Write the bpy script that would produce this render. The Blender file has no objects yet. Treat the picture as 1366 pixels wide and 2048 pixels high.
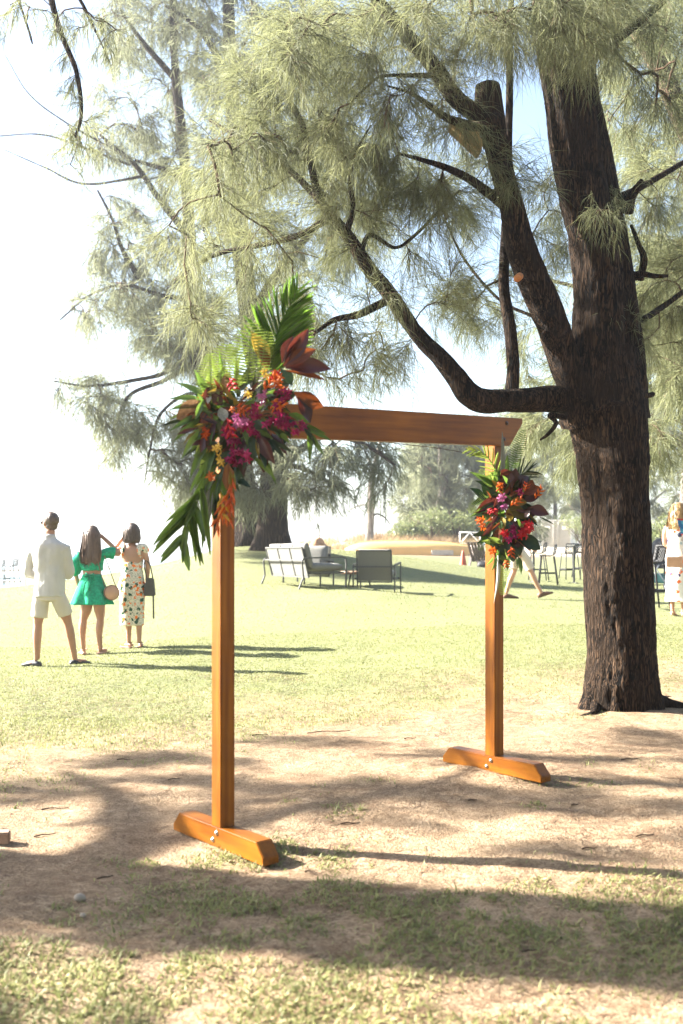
import bpy, bmesh, math, random
import numpy as np
from mathutils import Vector, Matrix, Euler

scene = bpy.context.scene
COL = scene.collection
R = math.radians
# ------------------------------------------------------------------ camera
FPX, CX, HY, CAMZ = 2000.0, 683.0, 1112.0, 1.4      # focal length, centre column and horizon row of the 1366x2048 photograph
cam_d = bpy.data.cameras.new('camera')
cam = bpy.data.objects.new('camera', cam_d); COL.objects.link(cam)
cam.location = (0, 0, CAMZ); cam.rotation_euler = (R(90), 0, 0)
cam_d.sensor_fit = 'VERTICAL'; cam_d.sensor_height = 36.0; cam_d.sensor_width = 24.0
cam_d.lens = FPX / 2048 * 36
cam_d.shift_y = (HY - 1024) / 2048
cam_d.clip_start = 0.05; cam_d.clip_end = 20000
cam_d.dof.use_dof = True; cam_d.dof.focus_distance = 8.0; cam_d.dof.aperture_fstop = 2.4
scene.camera = cam
# ------------------------------------------------------------------ light
SUN_EL, SUN_AZ = R(30), R(-74.5)                     # azimuth clockwise from +Y
SUNV = Vector((math.cos(SUN_EL)*math.sin(SUN_AZ), math.cos(SUN_EL)*math.cos(SUN_AZ), math.sin(SUN_EL)))
world = bpy.data.worlds.new('World'); scene.world = world; world.use_nodes = True
wn = world.node_tree.nodes; wl = world.node_tree.links
sky = wn.new('ShaderNodeTexSky'); sky.sky_type = 'NISHITA'; sky.sun_disc = False
sky.sun_elevation = SUN_EL; sky.sun_rotation = SUN_AZ % (2*math.pi)
sky.air_density = 1.0; sky.dust_density = 1.2; sky.ozone_density = 0.0
wn['Background'].inputs['Strength'].default_value = 0.05
wl.new(sky.outputs[0], wn['Background'].inputs['Color'])
sun_d = bpy.data.lights.new('sun', 'SUN'); sun_d.energy = 5.0; sun_d.angle = R(0.53); sun_d.color = (1.0, 0.95, 0.87)
sun = bpy.data.objects.new('sun', sun_d); COL.objects.link(sun)
sun.rotation_euler = (-SUNV).to_track_quat('-Z', 'Y').to_euler(); sun.location = SUNV * 60
vs = scene.view_settings
vs.view_transform = 'Standard'; vs.look = 'None'; vs.gamma = 1; vs.use_curve_mapping = False; vs.exposure = 3.15
scene.cycles.use_denoising = True
scene.cycles.max_bounces = 6; scene.cycles.diffuse_bounces = 3; scene.cycles.glossy_bounces = 3; scene.cycles.transmission_bounces = 4
scene.cycles.caustics_reflective = False; scene.cycles.caustics_refractive = False

# ------------------------------------------------------------------ helpers
rng = np.random.default_rng(11)
def P(px, py, d):                                    # a pixel of the photograph and its distance -> a point
    return np.array([(px-CX)/FPX*d, d, CAMZ+(HY-py)/FPX*d])
def sstep(a, b, x):
    t = np.clip((x-a)/(b-a), 0, 1); return t*t*(3-2*t)
def nrm(v):
    v = np.asarray(v, float); return v/(np.linalg.norm(v, axis=-1, keepdims=True)+1e-12)
def _hash(ix, iy, iz, seed):
    h = (ix.astype(np.uint32)*np.uint32(374761393) + iy.astype(np.uint32)*np.uint32(668265263)
         + iz.astype(np.uint32)*np.uint32(2147483647) + np.uint32((seed*974711+13) & 0xffffffff))
    h = (h ^ (h >> np.uint32(13)))*np.uint32(1274126177); h = h ^ (h >> np.uint32(16))
    h = h*np.uint32(2246822519); h = h ^ (h >> np.uint32(15))
    return h.astype(np.float64)/4294967295.0
def vnoise(p, seed=0):                               # value noise 0..1 on (N,3)
    p = np.asarray(p, float); f = np.floor(p); i = f.astype(np.int64); t = p-f; t = t*t*(3-2*t)
    out = 0
    for dx in (0, 1):
        wx = t[:, 0] if dx else 1-t[:, 0]
        for dy in (0, 1):
            wy = t[:, 1] if dy else 1-t[:, 1]
            for dz in (0, 1):
                wz = t[:, 2] if dz else 1-t[:, 2]
                out = out + wx*wy*wz*_hash(i[:, 0]+dx, i[:, 1]+dy, i[:, 2]+dz, seed)
    return out
def fbm(p, seed=0, oct=3):
    p = np.asarray(p, float); s = 0; a = 1; tot = 0
    for k in range(oct):
        s = s+a*vnoise(p*2**k, seed+k); tot += a; a *= .5
    return s/tot
def p2(x, y, s=1.0):
    x = np.asarray(x, float); return np.stack([x*s, np.asarray(y, float)*s, np.zeros_like(x)], -1)

def props(o, label=None, cat=None, group=None, kind=None):
    if label: o['label'] = label
    if cat: o['category'] = cat
    if group: o['group'] = group
    if kind: o['kind'] = kind
    return o
def empty(name, loc=(0, 0, 0), rz=0, label=None, cat=None, group=None):
    o = bpy.data.objects.new(name, None); COL.objects.link(o); o.location = tuple(loc); o.rotation_euler = (0, 0, rz)
    o.empty_display_size = .1
    return props(o, label, cat, group)
def copy_tree(o, parent=None):
    c = o.copy(); COL.objects.link(c); c.parent = parent
    for ch in list(o.children): copy_tree(ch, c)
    return c
def link_mesh(name, me, mats, parent=None, smooth=False):
    o = bpy.data.objects.new(name, me); COL.objects.link(o)
    for m in (mats if isinstance(mats, (list, tuple)) else [mats]): me.materials.append(m)
    if smooth: me.polygons.foreach_set('use_smooth', np.ones(len(me.polygons), bool))
    if parent: o.parent = parent
    return o
def np_mesh(name, V, faces):
    """V (N,3); faces: list of int arrays (M,3) or (M,4)"""
    me = bpy.data.meshes.new(name)
    V = np.asarray(V, np.float32)
    faces = [np.asarray(f, np.int32) for f in faces if len(f)]
    loops = np.concatenate([f.ravel() for f in faces]) if faces else np.zeros(0, np.int32)
    cnt = np.concatenate([np.full(len(f), f.shape[1], np.int32) for f in faces]) if faces else np.zeros(0, np.int32)
    st = np.concatenate([[0], np.cumsum(cnt)[:-1]]).astype(np.int32) if len(cnt) else cnt
    me.vertices.add(len(V)); me.vertices.foreach_set('co', V.ravel())
    me.loops.add(len(loops)); me.loops.foreach_set('vertex_index', loops)
    me.polygons.add(len(cnt)); me.polygons.foreach_set('loop_start', st); me.polygons.foreach_set('loop_total', cnt)
    me.update(calc_edges=True); me.validate()
    return me
class MB:
    """collects shapes for ONE mesh object"""
    def __init__(s): s.V = []; s.F = []; s.n = 0; s.mi = []
    def add(s, V, F, mi=0):
        V = np.asarray(V, float); s.V.append(V)
        for f in F: s.F.append(tuple(int(i)+s.n for i in f)); s.mi.append(mi)
        s.n += len(V); return s
    def box(s, c, size, rot=None, mi=0):
        x, y, z = [k/2 for k in size]
        V = np.array([(-x,-y,-z),(x,-y,-z),(x,y,-z),(-x,y,-z),(-x,-y,z),(x,-y,z),(x,y,z),(-x,y,z)])
        if rot is not None: V = V @ np.array(Euler(rot).to_matrix()).T
        return s.add(V+np.array(c), [(0,3,2,1),(4,5,6,7),(0,1,5,4),(1,2,6,5),(2,3,7,6),(3,0,4,7)], mi)
    def tube(s, pts, rad, n=8, cap=True, mi=0, flat=None):
        V, F = tube(pts, rad, n, cap, flat); return s.add(V, F, mi)
    def bar(s, a, b, w, h, up=(0, 0, 1), mi=0):       # rectangular bar from a to b
        a = np.array(a, float); b = np.array(b, float); d = nrm(b-a); u = np.array(up, float)
        if abs(d @ u) > .98: u = np.array((0, 1., 0))
        r = nrm(np.cross(d, u)); u = np.cross(r, d)
        V = [q+sx*r*w/2+sz*u*h/2 for q in (a, b) for sx, sz in ((-1,-1),(1,-1),(1,1),(-1,1))]
        return s.add(V, [(0,3,2,1)[::-1],(4,5,6,7)[::-1],(0,1,5,4)[::-1],(1,2,6,5)[::-1],(2,3,7,6)[::-1],(3,0,4,7)[::-1]], mi)
    def prism(s, outline, d, mi=0):                   # outline (N,3) planar, extruded by vector d
        o = np.array(outline, float); n = len(o)
        F = [tuple(range(n))[::-1], tuple(range(n, 2*n))]+[(i, (i+1) % n, n+(i+1) % n, n+i) for i in range(n)]
        return s.add(np.vstack([o, o+np.array(d, float)]), F, mi)
    def ell(s, c, r, nu=12, nv=8, rot=None, mi=0):
        V, F = ellipsoid(c, r, nu, nv, rot); return s.add(V, F, mi)
    def rings(s, rings_, n=20, cap=True, mi=0):       # horizontal rings (cx,cy,z,rx,ry)
        a = np.linspace(0, 2*np.pi, n, endpoint=False); V = []; F = []
        for (cx, cy, z, rx, ry) in rings_: V.append(np.stack([cx+rx*np.cos(a), cy+ry*np.sin(a), np.full(n, z)], -1))
        m = len(rings_)
        for i in range(m-1):
            for j in range(n): F.append((i*n+j, i*n+(j+1) % n, (i+1)*n+(j+1) % n, (i+1)*n+j))
        if cap: F.append(tuple(range(n))[::-1]); F.append(tuple(range((m-1)*n, m*n)))
        return s.add(np.vstack(V), F, mi)
    def data(s): return np.vstack(s.V), s.F
    def build(s, name, mat, parent=None, smooth=False, bevel=0, off=None, recalc=True):
        V = np.vstack(s.V)
        if off is not None: V = V-np.array(off)
        me = bpy.data.meshes.new(name); me.from_pydata(V.tolist(), [], s.F)
        if any(s.mi): me.polygons.foreach_set('material_index', s.mi)
        if bevel or recalc:
            bm = bmesh.new(); bm.from_mesh(me)
            if recalc: bmesh.ops.recalc_face_normals(bm, faces=bm.faces)
            if bevel:
                ed = [e for e in bm.edges if len(e.link_faces) == 2 and e.calc_face_angle(0) > R(35)]
                bmesh.ops.bevel(bm, geom=ed, offset=bevel, segments=2, affect='EDGES', clamp_overlap=True)
            bm.to_mesh(me); bm.free()
        return link_mesh(name, me, mat, parent, smooth)
def frames(pts):
    pts = np.asarray(pts, float); n = len(pts)
    t = np.zeros_like(pts); t[1:-1] = pts[2:]-pts[:-2]; t[0] = pts[1]-pts[0]; t[-1] = pts[-1]-pts[-2]; t = nrm(t)
    u = np.zeros_like(pts); a = np.array((0, 1., 0)) if abs(t[0, 1]) < .9 else np.array((1., 0, 0))
    u[0] = nrm(a-t[0]*(a @ t[0]))
    for i in range(1, n):
        q = u[i-1]-t[i]*(u[i-1] @ t[i]); u[i] = nrm(q)
    return t, u, np.cross(t, u)
def tube(pts, rad, n=8, cap=True, flat=None):
    pts = np.asarray(pts, float); m = len(pts); rad = np.broadcast_to(np.asarray(rad, float), (m,))
    t, u, v = frames(pts); a = np.linspace(0, 2*np.pi, n, endpoint=False)
    fl = 1 if flat is None else flat
    V = pts[:, None]+rad[:, None, None]*(np.cos(a)[None, :, None]*u[:, None]+fl*np.sin(a)[None, :, None]*v[:, None])
    F = [(i*n+j, i*n+(j+1) % n, (i+1)*n+(j+1) % n, (i+1)*n+j) for i in range(m-1) for j in range(n)]
    if cap: F += [tuple(range(n))[::-1], tuple(range((m-1)*n, m*n))]
    return V.reshape(-1, 3), F
def ellipsoid(c, r, nu=12, nv=8, rot=None):
    V = [(0, 0, -1)]; F = []
    for i in range(1, nv):
        th = -math.pi/2+math.pi*i/nv
        for j in range(nu):
            a = 2*math.pi*j/nu; V.append((math.cos(th)*math.cos(a), math.cos(th)*math.sin(a), math.sin(th)))
    V.append((0, 0, 1)); top = len(V)-1
    for j in range(nu): F.append((0, 1+(j+1) % nu, 1+j)); F.append((top, top-nu+j, top-nu+(j+1) % nu))
    for i in range(nv-2):
        for j in range(nu): F.append((1+i*nu+j, 1+i*nu+(j+1) % nu, 1+(i+1)*nu+(j+1) % nu, 1+(i+1)*nu+j))
    V = np.array(V)*np.array(r)
    if rot is not None: V = V @ np.array(Euler(rot).to_matrix()).T
    return V+np.array(c), F
def catmull(pts, k=8):
    pts = np.asarray(pts, float)
    q = np.vstack([2*pts[0]-pts[1], pts, 2*pts[-1]-pts[-2]]); out = []
    for i in range(1, len(q)-2):
        for t in np.linspace(0, 1, k, endpoint=False):
            out.append(.5*((2*q[i])+(-q[i-1]+q[i+1])*t+(2*q[i-1]-5*q[i]+4*q[i+1]-q[i+2])*t*t+(-q[i-1]+3*q[i]-3*q[i+1]+q[i+2])*t**3))
    out.append(q[-2]); return np.array(out)
def fuse(name, mb, mat, parent, voxel=.01, smooth=3, wrinkle=0, wscale=9, seed=0):
    """one continuous surface out of overlapping closed shapes"""
    o = mb.build(name, mat, parent, smooth=True)
    m = o.modifiers.new('r', 'REMESH'); m.mode = 'VOXEL'; m.voxel_size = voxel; m.use_smooth_shade = True
    if smooth: m = o.modifiers.new('s', 'SMOOTH'); m.factor = .5; m.iterations = smooth
    dg = bpy.context.evaluated_depsgraph_get()
    me = bpy.data.meshes.new_from_object(o.evaluated_get(dg)); o.modifiers.clear()
    old = o.data; o.data = me; bpy.data.meshes.remove(old)
    if not me.materials: me.materials.append(mat)
    if wrinkle:
        n = len(me.vertices); co = np.empty(n*3, np.float32); me.vertices.foreach_get('co', co); co = co.reshape(-1, 3)
        no = np.empty(n*3, np.float32); me.vertices.foreach_get('normal', no); no = no.reshape(-1, 3)
        w = fbm(co*np.array((1, 1, .55))*wscale, seed, 3)-.5
        co = co+no*(w*2*wrinkle)[:, None]; me.vertices.foreach_set('co', co.astype(np.float32).ravel()); me.update()
    me.polygons.foreach_set('use_smooth', np.ones(len(me.polygons), bool))
    return o

# ------------------------------------------------------------------ materials
def nt(m): return m.node_tree.nodes, m.node_tree.links
def c4(c): return (c[0], c[1], c[2], 1)
def coords(n, l, scale=(1, 1, 1), kind='Object'):
    tc = n.new('ShaderNodeTexCoord'); mp = n.new('ShaderNodeMapping'); mp.inputs['Scale'].default_value = scale
    l.new(tc.outputs[kind], mp.inputs['Vector']); return mp.outputs[0]
def noise(n, l, vec, scale, detail=4, rough=.55):
    t = n.new('ShaderNodeTexNoise'); t.inputs['Scale'].default_value = scale; t.inputs['Detail'].default_value = detail
    t.inputs['Roughness'].default_value = rough
    if vec is not None: l.new(vec, t.inputs['Vector'])
    return t.outputs['Fac']
def ramp(n, l, fac, stops):
    r = n.new('ShaderNodeValToRGB'); e = r.color_ramp.elements
    while len(e) < len(stops): e.new(.5)
    for k, (p, c) in enumerate(stops): e[k].position = p; e[k].color = c4(c)
    l.new(fac, r.inputs[0]); return r.outputs[0]
def mixc(n, l, fac, a, b, mode='MIX'):
    m = n.new('ShaderNodeMix'); m.data_type = 'RGBA'; m.blend_type = mode
    for k, v in ((0, fac), (6, a), (7, b)):
        if isinstance(v, (int, float)): m.inputs[k].default_value = v
        elif isinstance(v, (tuple, list)): m.inputs[k].default_value = c4(v)
        else: l.new(v, m.inputs[k])
    return m.outputs[2]
def bump(n, l, h, strength, dist=.01):
    b = n.new('ShaderNodeBump'); b.inputs['Strength'].default_value = strength; b.inputs['Distance'].default_value = dist
    l.new(h, b.inputs['Height']); return b.outputs[0]
def base_mat(name):
    m = bpy.data.materials.new(name); m.use_nodes = True; n, l = nt(m); return m, n, l, n['Principled BSDF']
def plain(name, c, rough=.6, var=.25, scale=12, bmp=0, metal=0, coat=0, spec=.5, stretch=(1, 1, 1)):
    m, n, l, b = base_mat(name); v = coords(n, l, stretch); f = noise(n, l, v, scale)
    col = ramp(n, l, f, [(.3, [k*(1-var) for k in c]), (.7, [min(1, k*(1+var)) for k in c])])
    l.new(col, b.inputs['Base Color']); b.inputs['Roughness'].default_value = rough; b.inputs['Metallic'].default_value = metal
    b.inputs['Coat Weight'].default_value = coat; b.inputs['Specular IOR Level'].default_value = spec
    if bmp: l.new(bump(n, l, noise(n, l, v, scale*4), bmp), b.inputs['Normal'])
    return m
def leafy(name, ca, cb, trans=.35, rough=.5, scale=1.5, rnd=True, gloss=.25, tcol=None):
    """leaf: diffuse and gloss, light coming through; hue varies over clumps and per object"""
    m, n, l, b = base_mat(name); v = coords(n, l)
    f = noise(n, l, v, scale, 3)
    if rnd:
        oi = n.new('ShaderNodeObjectInfo'); a = n.new('ShaderNodeMath'); a.operation = 'ADD'; a.use_clamp = True
        s = n.new('ShaderNodeMath'); s.operation = 'MULTIPLY_ADD'; l.new(oi.outputs['Random'], s.inputs[0]); s.inputs[1].default_value = .6; s.inputs[2].default_value = -.3
        l.new(f, a.inputs[0]); l.new(s.outputs[0], a.inputs[1]); f = a.outputs[0]
    col = ramp(n, l, f, [(.3, ca), (.7, cb)])
    l.new(col, b.inputs['Base Color']); b.inputs['Roughness'].default_value = rough; b.inputs['Specular IOR Level'].default_value = gloss
    t = n.new('ShaderNodeBsdfTranslucent')
    if tcol: l.new(mixc(n, l, .6, col, tcol), t.inputs['Color'])
    else: l.new(col, t.inputs['Color'])
    mx = n.new('ShaderNodeMixShader'); mx.inputs[0].default_value = trans
    l.new(b.outputs[0], mx.inputs[1]); l.new(t.outputs[0], mx.inputs[2])
    l.new(mx.outputs[0], n['Material Output'].inputs['Surface']); return m
def bark_mat(name, dark, light, sx=22, sz=3.5):
    m, n, l, b = base_mat(name)
    v = coords(n, l, (1, 1, .12)); f = noise(n, l, v, sx, 8, .72)
    vo = n.new('ShaderNodeTexVoronoi'); vo.feature = 'DISTANCE_TO_EDGE'; vo.inputs['Scale'].default_value = sx*1.5
    wob = n.new('ShaderNodeTexNoise'); wob.inputs['Scale'].default_value = sx*.8; l.new(v, wob.inputs['Vector'])
    l.new(mixc(n, l, .09, v, wob.outputs['Color'], 'ADD'), vo.inputs['Vector'])
    crack = ramp(n, l, vo.outputs['Distance'], [(.02, (0, 0, 0)), (.22, (1, 1, 1))])
    f2 = noise(n, l, coords(n, l), sz, 4)
    hm = mixc(n, l, .42, f, crack, 'MULTIPLY')
    col = ramp(n, l, hm, [(.32, dark), (.62, light)])
    col = mixc(n, l, ramp(n, l, f2, [(.40, (0, 0, 0)), (.66, (.75, .75, .75))]), col, [k*.22 for k in light])
    l.new(col, b.inputs['Base Color']); b.inputs['Roughness'].default_value = .9; b.inputs['Specular IOR Level'].default_value = .12
    l.new(bump(n, l, hm, 1.0, .05), b.inputs['Normal']); return m
# ------------------------------------------------------------------ terrain
CTRL = np.array([
 (-.58,4.84,0),(.94,6.12,.06),(2.4,8.6,.07),(-3.4,11.8,.11),(-3.25,13.1,.12),(-2.8,13.4,.16),(5.04,15.1,.49),(3.2,18,.63),
 (-.62,18,.755),(-1.45,19.8,.855),(.11,18.34,.79),(.6,19,.70),(.9,20,.74),(5.1,26,.68),(6.2,29,.75),(-1.8,25,1.59),(-2.7,25.5,1.64),
 (-4.4,25,1.15),(-6.5,26,.82),(-10,30,.45),(-13,38,.24),(-.5,32,1.6),(.14,40,1.54),(5.3,36,.9),(4.65,38,.98),(1.5,45,1.47),(6.1,45,1.5),
 (0,52,2.1),(6,54,2.1),(-4,34,1.0),(-8,45,.05),(-15,46,-.1),(-9.5,48,0),(-14,56,-1),(-5,50,1.0),(-3,56,1.2),(12,60,1.9),(12,80,2.2),(0,75,1.9),(30,40,1.3),(20,22,.7),(12,10,.3),
 (10,0,.1),(-10,0,0),(0,-8,0),(0,2,0),(2,3.2,0),(-2,3.2,0),(-10,12,.08),(-15,20,.1),(-4,8,.03),(0,9,.06),(0,12,.16),(2,12,.3),(8,18,.6),(-25,35,-.1),(-25,0,0),(-2,17,.5),(-4,18,.4),(-.4,20.9,.83),(.7,21.6,.86)], float)
_c = CTRL[:, :2]
def _ker(a, b): return -np.sqrt(((a[:, None]-b[None])**2).sum(-1)+1.2)
_A = np.zeros((len(_c)+1,)*2); _A[:-1, :-1] = _ker(_c, _c)+np.eye(len(_c))*-.02; _A[-1, :-1] = _A[:-1, -1] = 1
_W = np.linalg.solve(_A, np.append(CTRL[:, 2], 0))
def height(x, y, fine=True):
    x = np.asarray(x, float); y = np.asarray(y, float); sh = x.shape; x = x.ravel(); y = y.ravel()
    h = np.concatenate([_ker(q, _c) @ _W[:-1]+_W[-1] for q in np.array_split(np.stack([x, y], -1), max(1, len(x)//20000))])
    xs = np.where(y < 70, -12-(70-y)*.8, -12+(y-70)*.1)
    far = -4.5+6.4*sstep(-14, 10, x-xs)
    w = sstep(38, 66, np.hypot(x, y-20)); h = np.clip(h, -3, 3)*(1-w)+far*w
    h = np.minimum(h, np.where(x-xs < -8, -4.0, 9)) if False else h
    # mound of roots and needles round the big tree
    d = np.hypot(x-2.45, y-8.55); h = h+.07*np.exp(-(d/.75)**2)
    if fine:
        near = 1-sstep(10, 16, y)
        h = h+near*((fbm(p2(x, y, 1.1), 3)-.5)*.07+(fbm(p2(x, y, 5), 5)-.5)*.028+(fbm(p2(x, y, 18), 7, 2)-.5)*.010)
    return h.reshape(sh)
def hz(x, y): return float(height(np.array([x]), np.array([y]))[0])
def lawn_mask(x, y):
    """1 where turf grows, 0 on bare earth"""
    edge = np.interp(x, [-6, -2.5, 0, 1.5, 3, 4.2, 6, 12], [6.3, 7.1, 9.0, 9.8, 10.6, 11.3, 10.5, 10])
    nn = fbm(p2(x, y, 1.3), 21, 4)*.65+fbm(p2(x, y, 6), 22, 3)*.35-.5
    a = sstep(-2.0, 1.5, y-edge+nn*4.6)
    n2 = fbm(p2(x, y, 2.2), 31, 3)
    band = np.exp(-((y-3.95+.12*x)/.52)**2)*sstep(-1.3, -.3, x)
    low = (1-sstep(3.3, 3.75, y+.1*x))*(1-sstep(-.1, .45, x))
    foot = np.exp(-(((x+.15)/.55)**2+((y-4.75)/.2)**2))+.9*np.exp(-(((x+.6)/.4)**2+((y-4.62)/.14)**2))+.7*np.exp(-(((x-1.35)/.35)**2+((y-5.9)/.14)**2))+.6*np.exp(-(((x-.2)/.25)**2+((y-6.05)/.1)**2))
    n3 = fbm(p2(x, y, 7.5), 35, 3)
    b = np.clip(band*1.1+low+foot, 0, 1)*sstep(.26, .56, n2*.6+n3*.4)*.55
    c = .4*sstep(.60, .72, fbm(p2(x, y, 1.7), 41, 3)*.7+n3*.3)*(y < 9)
    return np.clip(np.maximum(np.maximum(a, b), c*.7), 0, 1)
def turf_area(x, y):                                  # where the lawn stops: beach and dunes beyond
    e1 = sstep(0, 2.5, x-(-7.5-np.clip(34-y, -60, 60)*.55))
    far = 1-sstep(42.5, 44.5, y+fbm(p2(x, y, .4), 9)*2-np.clip(x-8, 0, 30)*.8)
    knoll = 1-sstep(27.5, 30, y)*sstep(1.5, -1.5, x)*0
    return e1*far*knoll
def grow_axis(core0, core1, step, lim0, lim1, g=1.16):
    c = list(np.arange(core0, core1, step)); s = step; a = core0
    lo = []
    while a > lim0: s *= g; a -= s; lo.append(a)
    s = step; a = c[-1]; hi = []
    while a < lim1: s = max(s*1.0, s*g) if True else s; a += s; hi.append(a)
    return np.array(lo[::-1]+c+hi)
gx = grow_axis(-2.6, 4.0, .06, -2500, 2500, 1.1); gy = grow_axis(2.6, 9, .06, -200, 2600, 1.055)
GX, GY = np.meshgrid(gx, gy); GZ = height(GX, GY)
nx, ny = len(gx), len(gy)
idx = np.arange(nx*ny).reshape(ny, nx)
quads = np.stack([idx[:-1, :-1], idx[:-1, 1:], idx[1:, 1:], idx[1:, :-1]], -1).reshape(-1, 4)
me = np_mesh('ground', np.stack([GX, GY, GZ], -1).reshape(-1, 3), [quads])
xf, yf = GX.ravel(), GY.ravel()
lm = lawn_mask(xf, yf)*turf_area(xf, yf)*(.25+.75*sstep(5.5, 9, yf))
at = me.color_attributes.new('cover', 'FLOAT_COLOR', 'POINT')
dune = sstep(43, 46, yf)+sstep(0, -2.5, xf-(-7.5-np.clip(34-yf, -60, 60)*.55))
at.data.foreach_set('color', np.stack([lm, np.clip(dune, 0, 1), np.zeros_like(lm), np.ones_like(lm)], -1).astype(np.float32).ravel())
gm, n, l, b = base_mat('ground_mat'); v = coords(n, l)
ca = n.new('ShaderNodeAttribute'); ca.attribute_name = 'cover'; sp = n.new('ShaderNodeSeparateColor'); l.new(ca.outputs['Color'], sp.inputs[0])
f1 = noise(n, l, v, 1.4, 5); f2 = noise(n, l, v, 14, 6, .7); f3 = noise(n, l, v, 70, 3, .7); f4 = noise(n, l, coords(n, l, (1, 3.2, 1)), 40, 4, .8)
earth = ramp(n, l, f2, [(.28, (.17, .115, .068)), (.5, (.33, .24, .153)), (.75, (.47, .355, .24))])
earth = mixc(n, l, f1, mixc(n, l, .55, earth, (.17, .108, .062)), earth)
earth = mixc(n, l, ramp(n, l, f3, [(.36, (.75, .75, .75)), (.5, (0, 0, 0))]), earth, (.10, .062, .034))
f5 = noise(n, l, coords(n, l, (.55, 1.6, 1)), 3.2, 6, .72)
earth = mixc(n, l, ramp(n, l, f5, [(.55, (0, 0, 0)), (.70, (.7, .7, .7))]), earth, (.15, .092, .052))
earth = mixc(n, l, ramp(n, l, f4, [(.56, (0, 0, 0)), (.66, (1, 1, 1))]), earth, (.13, .075, .043))
turf = ramp(n, l, f2, [(.3, (.12, .135, .060)), (.6, (.185, .198, .094)), (.8, (.24, .24, .13))])
turf = mixc(n, l, ramp(n, l, f1, [(.35, (0, 0, 0)), (.7, (1, 1, 1))]), turf, mixc(n, l, .45, turf, (.26, .235, .13)))
turf = mixc(n, l, ramp(n, l, f3, [(.40, (1, 1, 1)), (.55, (0, 0, 0))]), turf, (.12, .13, .06))
sand = ramp(n, l, f2, [(.3, (.46, .40, .30)), (.7, (.6, .54, .42))])
col = mixc(n, l, sp.outputs[0], earth, turf); col = mixc(n, l, sp.outputs[1], col, sand)
l.new(col, b.inputs['Base Color']); b.inputs['Roughness'].default_value = .95; b.inputs['Specular IOR Level'].default_value = .1
l.new(bump(n, l, f3, .9, .016), b.inputs['Normal'])
ground = link_mesh('ground', me, gm, None, True); props(ground, kind='structure', label='lawn, bare sandy earth and dunes under everything', cat='ground')
# ------------------------------------------------------------------ sea
sm, n, l, b = base_mat('sea_mat'); v = coords(n, l, (1, 1, 1)); f = noise(n, l, v, .35, 6, .6)
l.new(ramp(n, l, f, [(.3, (.10, .24, .28)), (.7, (.20, .36, .38))]), b.inputs['Base Color']); b.inputs['Roughness'].default_value = .22
l.new(bump(n, l, f, .6, .5), b.inputs['Normal'])
sx = np.concatenate([-np.geomspace(3000, 20, 14), np.geomspace(20, 3000, 14)]); sy = np.concatenate([[-300, -100], np.geomspace(20, 4000, 22)])
SX, SY = np.meshgrid(sx, sy); ii = np.arange(SX.size).reshape(SX.shape)
me = np_mesh('sea', np.stack([SX, SY, np.full_like(SX, -2.5)], -1).reshape(-1, 3), [np.stack([ii[:-1, :-1], ii[:-1, 1:], ii[1:, 1:], ii[1:, :-1]], -1).reshape(-1, 4)])
props(link_mesh('sea', me, sm), kind='structure', label='pale blue sea beyond the beach', cat='sea')

# ------------------------------------------------------------------ grass blades
def ribbons(p0, d1, d2, length, width, side):
    """3-point ribbons: quad + tip triangle. all arrays (N,...)"""
    N = len(p0); L = np.asarray(length)[:, None]; w = np.asarray(width)[:, None]
    p1 = p0+d1*L*.5; p2_ = p1+d2*L*.5
    V = np.empty((N, 5, 3)); V[:, 0] = p0-side*w*.5; V[:, 1] = p0+side*w*.5; V[:, 2] = p1+side*w*.42; V[:, 3] = p1-side*w*.42; V[:, 4] = p2_
    k = np.arange(N)[:, None]*5
    return V.reshape(-1, 3), k+np.array([[0, 1, 2, 3]]), k+np.array([[3, 2, 4]])
def scatter(n, x0, x1, y0, y1, g):
    y = np.sqrt(g.uniform(y0**2, y1**2, n)); x = (g.uniform(x0, x1, n))*y      # x range in x/y, even over the ground
    return x, y
def grass(name, n, y0, y1, ln, wd, g, xr=(-.40, .40), thr=.0, flatness=.6):
    x, y = scatter(n, xr[0], xr[1], y0, y1, g)
    m = lawn_mask(x, y)*turf_area(x, y); keep = g.random(n) < m*sstep(.02, .3, m); x, y, m = x[keep], y[keep], m[keep]; N = len(x)
    z = height(x, y)-.004
    a = g.uniform(0, 2*np.pi, N); out = np.stack([np.cos(a), np.sin(a), np.zeros(N)], -1)
    tilt = g.uniform(.15, 1.1, N)[:, None]*flatness*2
    up = np.array((0, 0, 1.))
    d1 = nrm(up+out*tilt*.6); d2 = nrm(up*.6+out*tilt*1.4)
    s = np.stack([-np.sin(a), np.cos(a), np.zeros(N)], -1); s = nrm(s+g.normal(0, .35, (N, 3)))
    L = ln*g.uniform(.5, 1.35, N); W = wd*g.uniform(.6, 1.3, N)
    return ribbons(np.stack([x, y, z], -1), d1, d2, L, W, s)
g = np.random.default_rng(5)
parts = [grass('g', 150000, 2.7, 5.6, .034, .0075, g, (-.42, .42), flatness=1.25), grass('g', 60000, 5.6, 8.5, .03, .0065, g),
         grass('g', 90000, 8.5, 14, .024, .008, g), grass('g', 60000, 14, 30, .022, .013, g)]
off = 0; VV, QQ, TT = [], [], []
for V, q, t in parts: VV.append(V); QQ.append(q+off); TT.append(t+off); off += len(V)
grass_mat = leafy('grass_mat', (.145, .155, .052), (.29, .28, .112), .4, .55, 2.6, rnd=False, tcol=(.25, .28, .11))
o = link_mesh('grass', np_mesh('grass', np.vstack(VV), [np.vstack(QQ), np.vstack(TT)]), grass_mat)
props(o, 'short pale green turf growing on the lawn and in patches on bare earth', 'grass', kind='stuff')
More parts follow.
